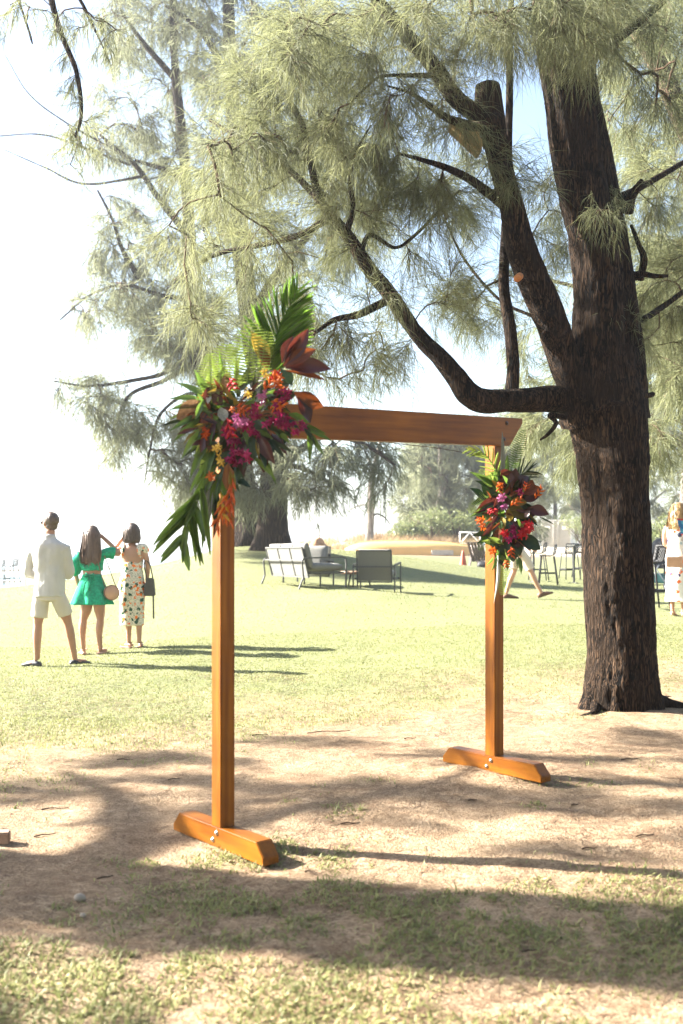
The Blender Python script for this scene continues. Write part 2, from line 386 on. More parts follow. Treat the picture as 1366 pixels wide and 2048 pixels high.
# fallen needles
N = 46000; x, y = scatter(N, -.42, .42, 2.7, 11, g); k = g.random(N) < .25+.75*sstep(.42, .6, fbm(p2(x, y, 1.6), 51)); x, y = x[k], y[k]; N = len(x)
a = g.normal(.2, .9, N); d = np.stack([np.cos(a), np.sin(a), g.uniform(-.05, .12, N)], -1)
V, q, t = ribbons(np.stack([x, y, height(x, y)+.003], -1), d, nrm(d+g.normal(0, .3, (N, 3))*np.array((1, 1, .15))), g.uniform(.03, .13, N), g.uniform(.002, .0045, N), np.stack([-np.sin(a), np.cos(a), np.zeros(N)], -1))
litter_mat = plain('litter_mat', (.13, .07, .034), .9, .6, 3)
props(link_mesh('needle_litter', np_mesh('needle_litter', V, [q, t]), litter_mat), 'brown fallen needles strewn over the bare earth', 'needle litter', kind='stuff')

# crumbs of bark, cones and grit
N = 9000; x, y = scatter(N, -.42, .42, 2.7, 11, g); k = lawn_mask(x, y) < .5; x, y = x[k], y[k]; N = len(x); z = height(x, y); r = g.uniform(.002, .009, N)*g.uniform(.4, 1, N)
T = np.array([(1, 0, -.4), (-.5, .87, -.4), (-.5, -.87, -.4), (0, 0, 1.)]); A = g.uniform(0, 6.28, N); c_, s_ = np.cos(A)[:, None], np.sin(A)[:, None]
V = np.stack([T[None, :, 0]*c_-T[None, :, 1]*s_, (T[None, :, 0]*s_+T[None, :, 1]*c_)*.8, np.repeat(T[None, :, 2], N, 0)*.7], -1)*r[:, None, None]+np.stack([x, y, z+r*.2], -1)[:, None]
F = np.arange(N)[:, None, None]*4+np.array([(0, 1, 3), (1, 2, 3), (2, 0, 3)])[None]
props(link_mesh('earth_crumbs', np_mesh('earth_crumbs', V.reshape(-1, 3), [F.reshape(-1, 3)]), plain('crumb_mat', (.15, .09, .055), .95, .7, 5)), 'dark crumbs of bark, cones and grit on the bare earth', 'crumbs', kind='stuff')
# ------------------------------------------------------------------ trees
bark_near = bark_mat('bark_near', (.0014, .0009, .0007), (.105, .064, .038), 30)
bark_far = bark_mat('bark_far', (.008, .005, .004), (.10, .068, .046), 14)
bark_mid = bark_mat('bark_mid', (.02, .013, .009), (.26, .18, .13), 18)
bark_pale = bark_mat('bark_pale', (.16, .14, .12), (.36, .32, .28), 10)
twig_mat = plain('twig_mat', (.075, .048, .032), .9, .4, 6, spec=.1)
needle_near = leafy('needle_near', (.070, .085, .040), (.20, .212, .115), .45, .6, 1.1, rnd=False, gloss=.2, tcol=(.27, .28, .135))
needle_far = leafy('needle_far', (.09, .10, .06), (.21, .22, .135), .45, .7, .5, rnd=False, gloss=.1, tcol=(.26, .28, .17))
leaf_bush = leafy('leaf_bush', (.09, .12, .045), (.24, .26, .11), .35, .45, 2, rnd=False)

def limb(name, pts, rads, parent, base, mat, n=16, amp=.006, k=8, fis=26., lobes=0, seed=1, flare=None):
    c = catmull(pts, k); r = np.interp(np.linspace(0, 1, len(c)), np.linspace(0, 1, len(rads)), rads); m = len(c)
    t, u, v = frames(c); a = np.linspace(0, 2*np.pi, n, endpoint=False)
    s = np.concatenate([[0], np.cumsum(np.linalg.norm(np.diff(c, axis=0), axis=1))])
    A, S = np.meshgrid(a, s); RR = r[:, None]*np.ones_like(A)
    q = np.stack([np.cos(A)*RR*fis, np.sin(A)*RR*fis, S*fis*.22], -1).reshape(-1, 3)
    ridge = (1-np.abs(2*fbm(q, seed, 3)-1)).reshape(A.shape)
    big = (fbm(np.stack([np.cos(A)*1.3, np.sin(A)*1.3, S*1.8], -1).reshape(-1, 3), seed+9, 2)-.5).reshape(A.shape)
    RR = RR*(1+big*.32)+amp*(ridge-.7)*2
    if lobes: RR = RR*(1+lobes*np.cos(3*A+1.2+.4*S)+.6*lobes*np.cos(5*A-.7))
    if flare is not None: RR = RR+flare(A, S)
    V = c[:, None]+RR[..., None]*(np.cos(A)[..., None]*u[:, None]+np.sin(A)[..., None]*v[:, None])
    i = np.arange(m*n).reshape(m, n); j = np.roll(i, -1, 1)
    F = np.stack([i[:-1], j[:-1], j[1:], i[1:]], -1).reshape(-1, 4)
    V = V.reshape(-1, 3); V = np.vstack([V, c[-1]+t[-1]*r[-1]*.3]); last = len(V)-1
    T = np.stack([i[-1], j[-1], np.full(n, last)], -1)
    return link_mesh(name, np_mesh(name, V-np.array(base), [F, T]), mat, parent, True), c, r

def grow_crown(tree, base, nodes, clusters, g, mat, wood, needles=22, twigs=14, nlen=(.13, .27), nwid=.0034, tl=(.2, .5), rmin=.0035, sag=.06, hang=.5, spread=.8, rpow=.42, tip_w=.004):
    """joins every foliage cluster to the nearest wood (limb or earlier branch), then hangs needles on it"""
    nodes = np.asarray(nodes, float); C = np.asarray(clusters, float); N = len(C)
    P_ = list(nodes); par = [-1]*len(nodes); att = np.zeros(N, bool)
    dmin = np.full(N, 1e9); arg = np.zeros(N, int)
    for s0 in range(0, len(nodes), 400):
        D = np.linalg.norm(C[:, None]-nodes[None, s0:s0+400], axis=2); k = D.argmin(1); dd = D[np.arange(N), k]
        up = dd < dmin; dmin[up] = dd[up]; arg[up] = k[up]+s0
    edges = []; cnode = np.zeros(N, int)
    for _ in range(N):
        i = int(np.where(att, 1e9, dmin).argmin()); att[i] = True
        a = P_[arg[i]]; b_ = C[i]; ln = np.linalg.norm(b_-a)
        mids = []; prev = arg[i]; M = 4
        bend = g.normal(0, .1, 3)*ln+np.array((0, 0, sag*ln*2))
        chain = [prev]
        for q in range(1, M+1):
            t = q/M; p = a+(b_-a)*t+bend*math.sin(math.pi*t)+(g.normal(0, .025, 3)*ln if q < M else 0)
            P_.append(p); par.append(prev); prev = len(P_)-1; chain.append(prev)
            dd = np.linalg.norm(C-p, axis=1)*(1.0 if q > 1 else 1.1); up = dd < dmin; dmin[up] = dd[up]; arg[up] = prev
        cnode[i] = prev; edges.append(chain)
    cnt = np.zeros(len(P_)); cnt[cnode] += 1
    for k in range(len(P_)-1, len(nodes)-1, -1): cnt[par[k]] += cnt[k]
    PP = np.array(P_); rad = rmin*np.maximum(cnt, 1)**rpow
    mb_V, mb_F, off = [], [], 0
    for ch in edges:
        r = rad[ch].copy(); r[0] = r[1]
        ns = 6 if r[0] > .012 else 4
        pts = PP[ch]; tt, u, v = frames(pts); a = np.linspace(0, 2*np.pi, ns, endpoint=False)
        V = pts[:, None]+r[:, None, None]*(np.cos(a)[None, :, None]*u[:, None]+np.sin(a)[None, :, None]*v[:, None])
        i = np.arange(len(ch)*ns).reshape(len(ch), ns); j = np.roll(i, -1, 1)
        mb_V.append(V.reshape(-1, 3)); mb_F.append(np.stack([i[:-1], j[:-1], j[1:], i[1:]], -1).reshape(-1, 4)+off); off += len(ch)*ns
    # twiglets
    ch = np.array([[PP[c[-3]], PP[c[-1]]] for c in edges]); cd = nrm(ch[:, 1]-ch[:, 0])
    K = N*twigs; ci = np.repeat(np.arange(N), twigs); t = g.random(K)[:, None]
    o = ch[ci, 0]*(1-t)+ch[ci, 1]*t
    hg = np.repeat(np.clip(g.normal(hang, .3, N), 0, 1.3), twigs)[:, None]
    dr = nrm(cd[ci]*.75+nrm(g.normal(0, 1, (K, 3)))*spread+np.array((0, 0, -.35))*hg)
    L = g.uniform(*tl, K)
    d2 = nrm(dr+np.array((0, 0, -.55))*hg)
    sd = nrm(np.cross(dr, g.normal(0, 1, (K, 3))))
    V, q, tr = ribbons(o, dr, d2, L, np.full(K, tip_w), sd)
    mb_V.append(V); mb_F.append(q+off); mb_T = tr+off
    w = link_mesh('branchwork', np_mesh('branchwork', np.vstack(mb_V)-base, [np.vstack(mb_F), mb_T]), wood, tree, True); w['kind'] = 'stuff'
    # needles
    Q = K*needles; ti = np.repeat(np.arange(K), needles); t = g.random(Q)[:, None]**.8
    p0 = np.where(t < .5, o[ti]+dr[ti]*L[ti, None]*t, o[ti]+dr[ti]*L[ti, None]*.5+d2[ti]*L[ti, None]*(t-.5))
    n1 = nrm(d2[ti]*.75+nrm(g.normal(0, 1, (Q, 3)))*.62+np.array((0, 0, -.25))*hg[ti])
    n2 = nrm(n1+np.array((0, 0, -.8))*hg[ti]+g.normal(0, .08, (Q, 3)))
    V, q, tr = ribbons(p0, n1, n2, g.uniform(*nlen, Q), np.full(Q, nwid), nrm(np.cross(n1, g.normal(0, 1, (Q, 3)))))
    cr = link_mesh('crown', np_mesh('crown', V-base, [q, tr]), mat, tree); cr['kind'] = 'stuff'
    return cr
def in_poly(x, y, poly):
    poly = np.asarray(poly, float); c = np.zeros(len(x), bool); j = len(poly)-1
    for i in range(len(poly)):
        xi, yi = poly[i]; xj, yj = poly[j]
        c ^= ((yi > y) != (yj > y)) & (x < (xj-xi)*(y-yi)/(yj-yi+1e-9)+xi); j = i
    return c
def poly_clusters(poly, n, d0, d1, g, gap=0, gs=.012, seed=0):
    poly = np.asarray(poly, float); lo, hi = poly.min(0), poly.max(0); out = []
    while len(out) < n:
        q = g.uniform(lo, hi, (n*3, 2)); q = q[in_poly(q[:, 0], q[:, 1], poly)]
        if gap: q = q[fbm(np.stack([q[:, 0]*gs, q[:, 1]*gs, np.zeros(len(q))], -1), seed, 2) > gap]
        out += list(q)
    return np.array([P(a, b, g.uniform(d0, d1)) for a, b in out[:n]])
def lit_slot(C, g, keep=.22):
    """thin the foliage where the sun reaches the big trunk"""
    h = (2.4-C[:, 0])/1.669; on = (np.abs(C[:, 1]-(8.5+.4626*h)) < .62) & (C[:, 2]-h > -.3) & (C[:, 2]-h < 4.2) & (h > .2)
    return C[~on | (g.random(len(C)) < keep)]
def sq(x0, y0, x1, y1): return [(x0, y0), (x1, y0), (x1, y1), (x0, y1)]
def pp(lst, d):                                       # pixel path at distance d (or per-point distance as third value)
    return np.array([P(q[0], q[1], q[2] if len(q) > 2 else d) for q in lst])
def px_r(w, d): return w/2*d/FPX

# ---- the big tree beside the arch
g = np.random.default_rng(3)
D0 = 8.6; B = np.array([(1243-CX)/FPX*D0, D0, 0]); B[2] = hz(B[0], B[1])-.06
tree = empty('casuarina_tree', B, 0, 'large dark-barked casuarina standing on bare earth beside the wooden arch', 'tree')
nodes = []; tips = []
def flare(A, S):
    return np.exp(-S/.2)*(.03+.08*np.maximum(0, np.cos(3*A+.5))**2+.05*np.maximum(0, np.cos(2*A+2.2))**3)
tp = pp([(1244, 1450), (1243, 1400), (1243, 1300), (1241, 1200), (1238, 1100), (1234, 1000), (1228, 900), (1222, 840), (1216, 780), (1222, 700)], D0); tp[0][2] = B[2]-.05
limb('trunk', tp, [px_r(w, D0) for w in (146, 141, 136, 132, 128, 126, 136, 150, 146, 118)], tree, B, bark_near, 110, .018, 27, 24, .03, 2, flare)
def L(pts, widths, d, n=20, amp=.006, k=10, seed=4, name='limb', use=True, fis=26):
    q = pp(pts, d); ds = [p[2] if len(p) > 2 else d for p in pts]
    o_, c, r = limb(name, q, [px_r(w, e) for w, e in zip(widths, ds)], tree, B, bark_near, n, amp, k, fis, 0, seed)
    if use:
        nodes.extend(list(c[len(c)//4:]))
        if seed > 11 and seed not in (22, 24, 25, 27):                  # sprays clothe the outer half of every lesser limb
            m = len(c); k_ = g.integers(m//2, m, 5); tips.extend(list(c[k_]+g.normal(0, .16, (5, 3)))); tips.append(c[-1]+nrm(c[-1]-c[-4])*.18)
    return c
for (a0, r0, ln) in ((-.35, .045, .5), (-2.6, .04, .34), (.5, .045, .5)):       # surface roots
    pts = []
    for t in np.linspace(0, 1, 6):
        rr = .30+ln*t; xx = B[0]+rr*math.cos(a0+.25*math.sin(3*t)); yy = B[1]+rr*math.sin(a0+.25*math.sin(3*t)); pts.append((xx, yy, hz(xx, yy)+.03*(1-t)-.045*t))
    limb('root', pts, [r0*1.6, r0*1.1, r0*.9, r0*.8, r0*.7, r0*.5], tree, B, bark_near, 14, .006, 6, 24, 0, 3)
# twin upright stems, fused for most of their height
L([(1198,830),(1198,700),(1196,600),(1190,500),(1170,400),(1152,300),(1136,200),(1120,100),(1108,0),(1090,-150),(1070,-330)], [120,100,95,95,95,95,92,88,84,70,55], 8.5, 72, .017, 26, 5)
L([(1258,840),(1246,700),(1233,600),(1221,500),(1203,400),(1186,300),(1170,200),(1152,100),(1138,0),(1140,-160),(1155,-330)], [80,80,80,76,72,66,60,56,52,46,36], 8.72, 60, .015, 26, 6)
# leaning stem with the sawn stub
L([(1165,840,8.55),(1145,770,8.45),(1122,700,8.4),(1092,614,8.3),(1060,540,8.25),(1040,488,8.2),(1024,414,8.15),(1005,341,8.1),(989,273,8.05),(975,235,8.0)], [90,62,60,62,60,58,46,45,48,44], 8.2, 48, .012, 18, 7)
L([(990,290,8.06),(985,250,8.07),(977,205,8.08),(974,172,8.08)], [44,50,52,48], 8, 28, .008, 8, 8, use=False)
L([(988,275,8.05),(955,232,7.98),(910,195,7.9),(871,137,7.85),(807,63,7.75),(754,0,7.7),(690,-90,7.6),(600,-200,7.5)], [34,34,32,30,27,24,18,10], 8, 22, .005, 10, 9)
# level limb that turns up to the sky
L([(1150,802,8.5),(1110,798,8.4),(1060,800,8.3),(1012,802,8.2),(965,802,8.12),(935,786,8.1),(915,758,8.1),(880,716,8.1),(846,683,8.1),(810,635,8.1),(778,585,8.1),(740,540,8.1),(700,480,8.12),(668,440,8.15)], [52,50,46,42,46,46,40,34,31,29,28,27,25,22], 8, 34, .006, 14, 10)
L([(1024,785,8.28),(1026,730,8.3),(1019,658,8.35),(1010,600,8.4),(1007,561,8.4),(1010,488,8.45),(1016,380,8.5),(1017,293,8.5),(1019,195,8.5),(1019,98,8.5),(1022,0,8.5),(1024,-120,8.5)], [27,25,25,23,21,19,17,15,14,13,11,8], 8.3, 18, .004, 12, 11)
# lesser limbs
L([(1030,430,8.15),(1002,405,8.1),(944,361,8.0),(895,336,7.9),(845,320,7.85),(797,307,7.8)], [24,20,16,13,9,4], 8, 14, .003, 10, 12)
L([(970,262,8.0),(934,249,7.9),(895,236,7.8),(860,212,7.75),(822,187,7.7),(773,171,7.7)], [22,18,14,11,7,3], 8, 14, .003, 10, 13)
L([(884,158,7.85),(866,151,7.8),(815,151,7.7),(763,153,7.65),(735,172,7.6),(700,207,7.6)], [12,10,8,6,5,3], 8, 10, .002, 8, 14)
L([(672,445,8.15),(640,400,8.2),(622,330,8.25),(605,250,8.3),(570,190,8.35),(548,160,8.4)], [18,17,15,13,10,6], 8, 12, .003, 8, 15)
L([(690,470,8.12),(706,420,8.0),(700,360,7.9),(715,300,7.85),(742,250,7.8)], [14,11,9,6,3], 8, 12, .003, 8, 16)
L([(650,415,8.2),(590,350,8.5),(530,305,8.8),(470,270,9.0),(420,240,9.2)], [15,13,11,9,6], 8, 12, .003, 8, 17)
L([(660,435,8.15),(600,470,8.5),(520,490,8.9),(430,510,9.2),(350,560,9.4)], [14,12,10,8,5], 8, 12, .003, 8, 18)
L([(778,600,8.1),(752,612,8.0),(715,630,7.9),(668,640,7.8),(632,665,7.7)], [17,16,14,11,6], 8, 12, .003, 8, 19)
L([(720,512,8.1),(740,470,8.2),(790,495,8.25),(830,470,8.3),(880,420,8.4),(920,380,8.5)], [10,9,7,6,5,3], 8, 10, .003, 8, 20)
L([(1150,690,8.5),(1080,640,9.0),(1000,600,9.4),(930,520,9.8),(890,440,10)], [8,7,6,5,3], 8, 10, .002, 8, 21)
L([(1250,420,8.7),(1262,392,8.6),(1285,360,8.5)], [34,20,9], 8, 14, .005, 8, 22)
L([(1240,395,8.8),(1290,370,9.0),(1366,325,9.3),(1450,270,9.6)], [16,12,10,7], 8, 10, .003, 8, 23)
L([(1270,552,8.7),(1284,548,8.6),(1310,552,8.5),(1336,552,8.45)], [18,12,9,6], 8, 10, .003, 8, 24)
L([(1280,560,8.7),(1288,520,8.6),(1278,490,8.6),(1262,450,8.65)], [14,15,9,6], 8, 10, .003, 8, 25)
L([(1285,640,8.8),(1330,610,9.2),(1400,560,9.6),(1470,520,10)], [14,11,9,6], 8, 10, .003, 8, 26)
L([(1130,835,8.4),(1100,830,8.3),(1112,846,8.25),(1096,868,8.2),(1080,880,8.2)], [12,10,9,7,4], 8, 8, .002, 8, 27)
L([(1170,120,8.5),(1260,60,8.2),(1330,0,8.0),(1400,-60,7.8)], [22,16,12,8], 8, 12, .003, 8, 28)
L([(1090,-120,8.5),(1010,-60,8.0),(960,-20,7.6),(880,-10,7.3)], [24,18,12,8], 8, 12, .003, 8, 29)
# sawn stubs, knots and the wire that has grown into the bark
mb = MB(); mb.tube(pp([(1040, 552, 8.12), (1034, 557, 8.05)], 8), [.030, .030], 14); mb.build('sawn_stub', plain('cut_wood', (.45, .19, .07), .8, .3, 30), tree, True, .004, off=B)
for (a, b_, c) in ((1118, 797, 8.19), (1161, 793, 8.22), (1091, 671, 8.12)):
    mb = MB(); ang = np.linspace(0, 2*np.pi, 15)[:-1]; q = P(a, b_, c)
    ring = [q+np.array((.026*math.cos(t), -.012, .03*math.sin(t))) for t in ang]
    mb.tube(ring+[ring[0]], .013, 7, False); mb.ell(q+np.array((0, .004, 0)), (.02, .012, .024)); mb.build('knot', bark_near, tree, True, off=B)
ws = []
for k in np.linspace(0, 1, 26):
    px = 1128+178*k; ang = math.pi*(1-k); ws.append(P(px, 838-52*k+3*math.sin(k*21), D0-.02-.335*math.sin(ang)))
mb = MB(); mb.tube(ws, .016+.012*fbm(np.array(ws)*9, 3), 8); mb.build('scar_ridge', bark_near, tree, True, off=B)
g = np.random.default_rng(8)
cl = [poly_clusters([(330,560),(300,480),(360,330),(440,180),(560,60),(700,90),(720,330),(700,470),(640,560),(560,700),(420,700)], 120, 7.8, 10.4, g),
      poly_clusters(sq(560, 0, 960, 330), 62, 7.2, 9.6, g, .43, .011, 3),
      poly_clusters(sq(690, 300, 1010, 640), 64, 7.8, 10.6, g, .47, .012, 4),
      poly_clusters([(580,600),(760,560),(900,640),(820,720),(700,790),(600,800)], 22, 7.4, 9.2, g),
      poly_clusters(sq(930, -60, 1240, 90), 34, 7.0, 8.6, g),
      poly_clusters(sq(1020, 300, 1140, 620), 18, 8.8, 10.5, g),
      poly_clusters(sq(1180, -40, 1420, 420), 26, 8.0, 10.5, g, .45, .012, 6),
      poly_clusters(sq(1250, 420, 1420, 720), 24, 8.6, 11, g, .4, .012, 7), np.array(tips)]
grow_crown(tree, B, nodes, lit_slot(np.vstack(cl), g), g, needle_near, twig_mat, needles=21, twigs=15)

# ---- casuarina whose trunk leans in past the right edge
g = np.random.default_rng(13)
D1 = 12.0; b0 = P(1560, 1300, 13); B1 = np.array([b0[0], 13, hz(b0[0], 13)-.05])
tree = empty('casuarina_tree', B1, 0, 'casuarina with leaning trunk and hanging pale foliage behind the dark-barked tree', 'tree'); nodes = []
def LT(tree, B, pts, widths, mat, n=16, amp=.006, seed=1, name='limb'):
    q = pp(pts, 0); _, c, r = limb(name, q, [px_r(w, p[2]) for w, p in zip(widths, pts)], tree, B, mat, n, amp, 10, 20, 0, seed); nodes.extend(list(c[len(c)//5:])); return c
q = pp([(1560,0,13),(1540,900,13),(1490,560,12.6),(1430,370,12.3),(1366,244,12),(1324,146,11.9),(1285,73,11.8),(1241,0,11.7),(1170,-130,11.5),(1080,-300,11.3)], 13); q[0] = B1
_, c, r = limb('trunk', q, [px_r(w, 12) for w in (76, 64, 50, 42, 38, 36, 34, 30, 22, 12)], tree, B1, bark_mid, 30, .009, 12, 22, 0, 3); nodes.extend(list(c[10:]))
LT(tree, B1, [(1500,620,12.6),(1420,430,13.5),(1370,250,14),(1330,80,14.4),(1310,-100,14.6)], [36,30,24,18,8], bark_far, seed=5)
LT(tree, B1, [(1540,880,13),(1460,800,13.6),(1380,760,14),(1300,740,14.4),(1200,800,14.8),(1110,850,15)], [26,22,17,13,10,6], bark_far, seed=6)
LT(tree, B1, [(1530,700,13),(1440,660,14),(1350,620,14.8),(1250,600,15.4),(1100,560,16)], [24,20,16,11,6], bark_far, seed=7)
cl = [poly_clusters(sq(1215, -60, 1430, 520), 60, 12.6, 16, g, .44, .01, 3), poly_clusters(sq(1255, 480, 1430, 930), 80, 11.5, 15.5, g, .42, .01, 4),
      poly_clusters([(1040,830),(1150,800),(1180,880),(1160,940),(1080,930)], 16, 13.5, 16, g), poly_clusters(sq(1020, 560, 1180, 760), 14, 14, 16.5, g),
      poly_clusters(sq(1150, -60, 1250, 560), 16, 14, 17, g)]
grow_crown(tree, B1, nodes, np.vstack(cl), g, needle_near, twig_mat, needles=18, twigs=15, nlen=(.18, .36), nwid=.0075, tl=(.25, .6), hang=.8, tip_w=.006)

# ---- casuarina off to the side that shades the earth; its boughs hang into view at the top
g = np.random.default_rng(17); B2 = np.array([-7.6, 6.05, hz(-7.6, 6.05)-.05])
tree = empty('casuarina_tree', B2, 0, 'casuarina whose thin bough hangs against the white sky above the three guests', 'tree'); nodes = []
_, c, r = limb('trunk', np.array([(-7.6,6.05,B2[2]),(-7.6,6.05,1.5),(-7.55,6.05,3),(-7.45,6.0,4.6),(-7.4,6.05,6.2),(-7.5,6.2,8.2),(-7.4,6.3,10)]), [.54,.46,.44,.41,.34,.22,.08], tree, B2, bark_near, 34, .012, 10, 22, .03, 3); nodes.extend(list(c[30:]))
def LW(pts, rads, mat=bark_near, name='limb', seed=2):
    _, c, r = limb(name, np.array(pts, float), rads, tree, B2, mat, 12, .004, 8, 20, 0, seed); nodes.extend(list(c[4:])); return c
LW([(-7.45,6.05,5.0),(-6.2,6.6,5.9),(-4.6,7.0,6.4),(-3.0,7.1,6.3),P(60,-160,7.1),P(92,-60,7.1),P(103,0,7.1),P(125,75,7.1),P(152,140,7.1),P(163,225,7.1),P(150,275,7.1)], [.13,.11,.085,.06,.034,.026,.021,.018,.015,.012,.007])
LW([(-4.6,7.0,6.4),P(-60,-140,7.3),P(20,-30,7.4),P(36,0,7.4),P(54,50,7.4),P(65,88,7.4)], [.05,.03,.016,.012,.009,.005], seed=3)
LW([P(62,-150,7.1),P(110,-70,7.3),P(160,0,7.4),P(190,60,7.4),P(220,125,7.4)], [.025,.018,.012,.009,.004], seed=4)
LW([(-7.45,6.05,5.6),(-6.6,7.4,6.6),(-5.6,8.6,7.4),(-4.6,9.6,8.0)], [.12,.1,.06,.03], seed=5)
LW([(-7.4,6.05,6.6),(-6.4,5.4,7.4),(-5.4,4.6,8.2),(-4.6,4.0,8.8)], [.12,.09,.06,.03], seed=6)
LW([(-7.45,6.0,5.2),(-8.4,5.0,6.4),(-9.2,4.0,7.2)], [.12,.08,.03], seed=7)
LW([(-7.55,6.05,3.6),(-8.6,7.0,4.5),(-9.6,8.0,5.0),(-10.8,9.0,5.4)], [.12,.10,.07,.03], seed=8)
LW([(-8.6,7.0,4.5),(-8.0,8.2,5.1),(-7.6,9.2,5.5)], [.07,.05,.02], seed=9)
LW([(-9.6,8.0,5.0),(-11.0,8.0,5.8),(-12.2,8.2,6.4)], [.06,.05,.02], seed=10)
hang_pts = [(96,20),(112,60),(135,110),(150,150),(160,200),(158,240),(150,268),(120,300),(165,290),(135,250),(190,40),(215,30),(232,60),(170,20),(150,60),(20,10),(8,30),(60,15),(200,90),(130,20),(140,330),(175,245)]
cl = [np.array([P(a, b_, g.uniform(6.9, 7.5)) for a, b_ in hang_pts])]
def ball(c, r, n): q = nrm(g.normal(0, 1, (n, 3)))*(g.random(n)**.4)[:, None]*np.array(r); return q+np.array(c)
def shade(x, y, h): return (x-1.669*h, y+.4626*h, h)      # where foliage at height h must hang to shade the ground at x, y
cl += [ball(shade(tx, ty, h), r_, int(k_*1.0)) for tx, ty, h, r_, k_ in [(-1.6,5.9,4.7,(.7,.2,.25),5),(-.6,6.6,5.0,(.9,.3,.3),8),(.5,5.7,5.2,(1.0,.35,.3),9),(1.7,6.5,5.4,(1.1,.3,.3),9),(1.9,5.2,5.2,(1.0,.3,.3),8),(2.6,7.2,5.8,(1.,.3,.3),7),(.3,7.3,5.6,(.8,.2,.3),5),
      (-1.0,3.75,4.0,(.7,.3,.5),8),(.6,3.65,4.6,(.9,.25,.5),13),(1.8,3.4,5.2,(.9,.25,.5),13),(-1.6,4.3,3.6,(.6,.25,.4),6),(.4,4.0,5.0,(1.2,.25,.4),10),(-1.15,2.85,3.4,(.5,.2,.3),8),(-.4,5.3,4.9,(1.1,.2,.25),6),(1.2,5.6,5.3,(1.2,.2,.25),7),(2.4,5.9,5.6,(1.1,.2,.25),7),(-.9,6.1,4.8,(1.,.2,.25),6),(1.9,4.6,5.4,(1.1,.25,.3),8)]]
cl += [ball((-7.4,6.2,9), (1.6,1.6,1.4), 22), ball((-5.2,4.5,8.4), (1.4,1.4,1.0), 16), ball((-9.0,4.2,7), (1.4,1.4,1), 14)]
hangc = cl[0]; cl = lit_slot(np.vstack(cl[1:]), g)
grow_crown(tree, B2, nodes, hangc, g, needle_near, twig_mat, needles=15, twigs=6, nlen=(.10, .2), nwid=.0036, hang=1.0, tl=(.1, .26), spread=.7)
grow_crown(tree, B2, nodes, cl, g, needle_near, twig_mat, needles=9, twigs=14, nlen=(.14, .28), nwid=.009, hang=.75, tl=(.12, .34))

# ---- casuarinas on the knoll behind the garden sofa
g = np.random.default_rng(23)
def knoll(px, d): x = (px-CX)/FPX*d; return np.array([x, d, hz(x, d)-.1])
B3 = knoll(548, 25); tree = empty('casuarina_tree', B3, 0, 'thick flared casuarina on the grassy knoll behind the grey sofa', 'tree'); nodes = []
def flare3(A, S): return np.exp(-S/.5)*(.10+.16*np.maximum(0, np.cos(3*A+.3))**2+.12*np.maximum(0, np.cos(2*A+2.))**3)
q = pp([(548,1100),(547,1040),(548,980),(545,920),(532,830),(510,700),(490,560),(478,420),(470,280),(462,140),(456,0),(450,-160),(445,-300)], 25); q[0] = B3
_, c, r = limb('trunk', q, [px_r(w, 25) for w in (58, 56, 54, 52, 48, 44, 38, 34, 30, 26, 22, 16, 6)], tree, B3, bark_far, 48, .02, 10, 9, .03, 4, flare3); nodes.extend(list(c[30:]))
def LK(pts, ws, seed, mat=bark_far): return LT(tree, tree_base, pts, ws, mat, 12, .01, seed)
tree_base = B3
LK([(548,960,25),(600,900,24),(660,870,23.4),(730,890,22.8),(790,930,22.4)], [20,15,11,8,4], 5)
LK([(545,930,25),(600,935,24.4),(650,960,24),(690,985,23.8)], [14,10,7,4], 6)
LK([(500,640,25),(560,540,24.4),(640,440,24),(700,340,23.6)], [24,18,13,6], 7)
LK([(485,500,25),(420,420,25),(350,350,25),(270,320,25)], [22,17,11,5], 8)
LK([(470,300,25),(540,200,24.5),(600,80,24.2)], [18,13,6], 9)
LK([(462,160,25),(400,60,25),(330,10,25)], [16,11,5], 10)
cl = [poly_clusters([(400,-120),(640,-120),(720,200),(740,480),(640,640),(560,760),(440,700),(400,400)], 170, 22.5, 27.5, g, .36, .012, 3),
      poly_clusters([(560,850),(640,850),(760,880),(800,930),(790,985),(690,960),(640,1000),(560,960)], 42, 22.2, 24.6, g),
      poly_clusters([(430,780),(600,760),(600,950),(560,990),(470,1000)], 46, 23.4, 25.5, g)]
grow_crown(tree, B3, nodes, np.vstack(cl), g, needle_far, twig_mat, needles=14, twigs=11, nlen=(.22, .45), nwid=.015, tl=(.4, .95), rmin=.008, hang=.8, tip_w=.012)
B4 = knoll(494, 25.8); tree = empty('casuarina_tree', B4, 0, 'slimmer twin-stemmed casuarina beside the flared one, its boughs over the guests', 'tree'); nodes = []; tree_base = B4
q = pp([(494,1100),(496,1040),(490,960),(470,880),(430,800),(400,740),(385,650),(378,540),(376,430),(366,300),(352,160),(345,0),(340,-150)], 25.8); q[0] = B4
_, c, r = limb('trunk', q, [px_r(w, 25.8) for w in (54, 46, 40, 36, 32, 30, 28, 26, 23, 20, 17, 12, 5)], tree, B4, bark_far, 36, .02, 10, 9, .03, 6, flare3); nodes.extend(list(c[30:]))
q = pp([(476,1100),(470,1050),(462,1000),(450,930),(440,860),(446,780)], 26); q[0] = B4+np.array((-.25, .1, 0))
limb('trunk', q, [px_r(w, 26) for w in (26, 24, 22, 20, 17, 10)], tree, B4, bark_far, 24, .012, 10, 9, .02, 7)
LK([(392,700,25.8),(330,745,25),(270,760,24.6),(180,772,24.2),(105,762,24)], [12,9,7,5,2], 5)
LK([(395,720,25.8),(330,760,25.4),(260,790,25),(230,850,24.8)], [13,9,7,4], 6)
LK([(420,790,25.8),(370,790,25),(320,830,24.6),(300,900,24.4),(290,960,24.4)], [9,7,6,4,2], 7)
LK([(382,600,25.8),(320,590,25.4),(250,570,25),(180,590,24.8),(120,640,24.8)], [10,8,6,4,2], 8)
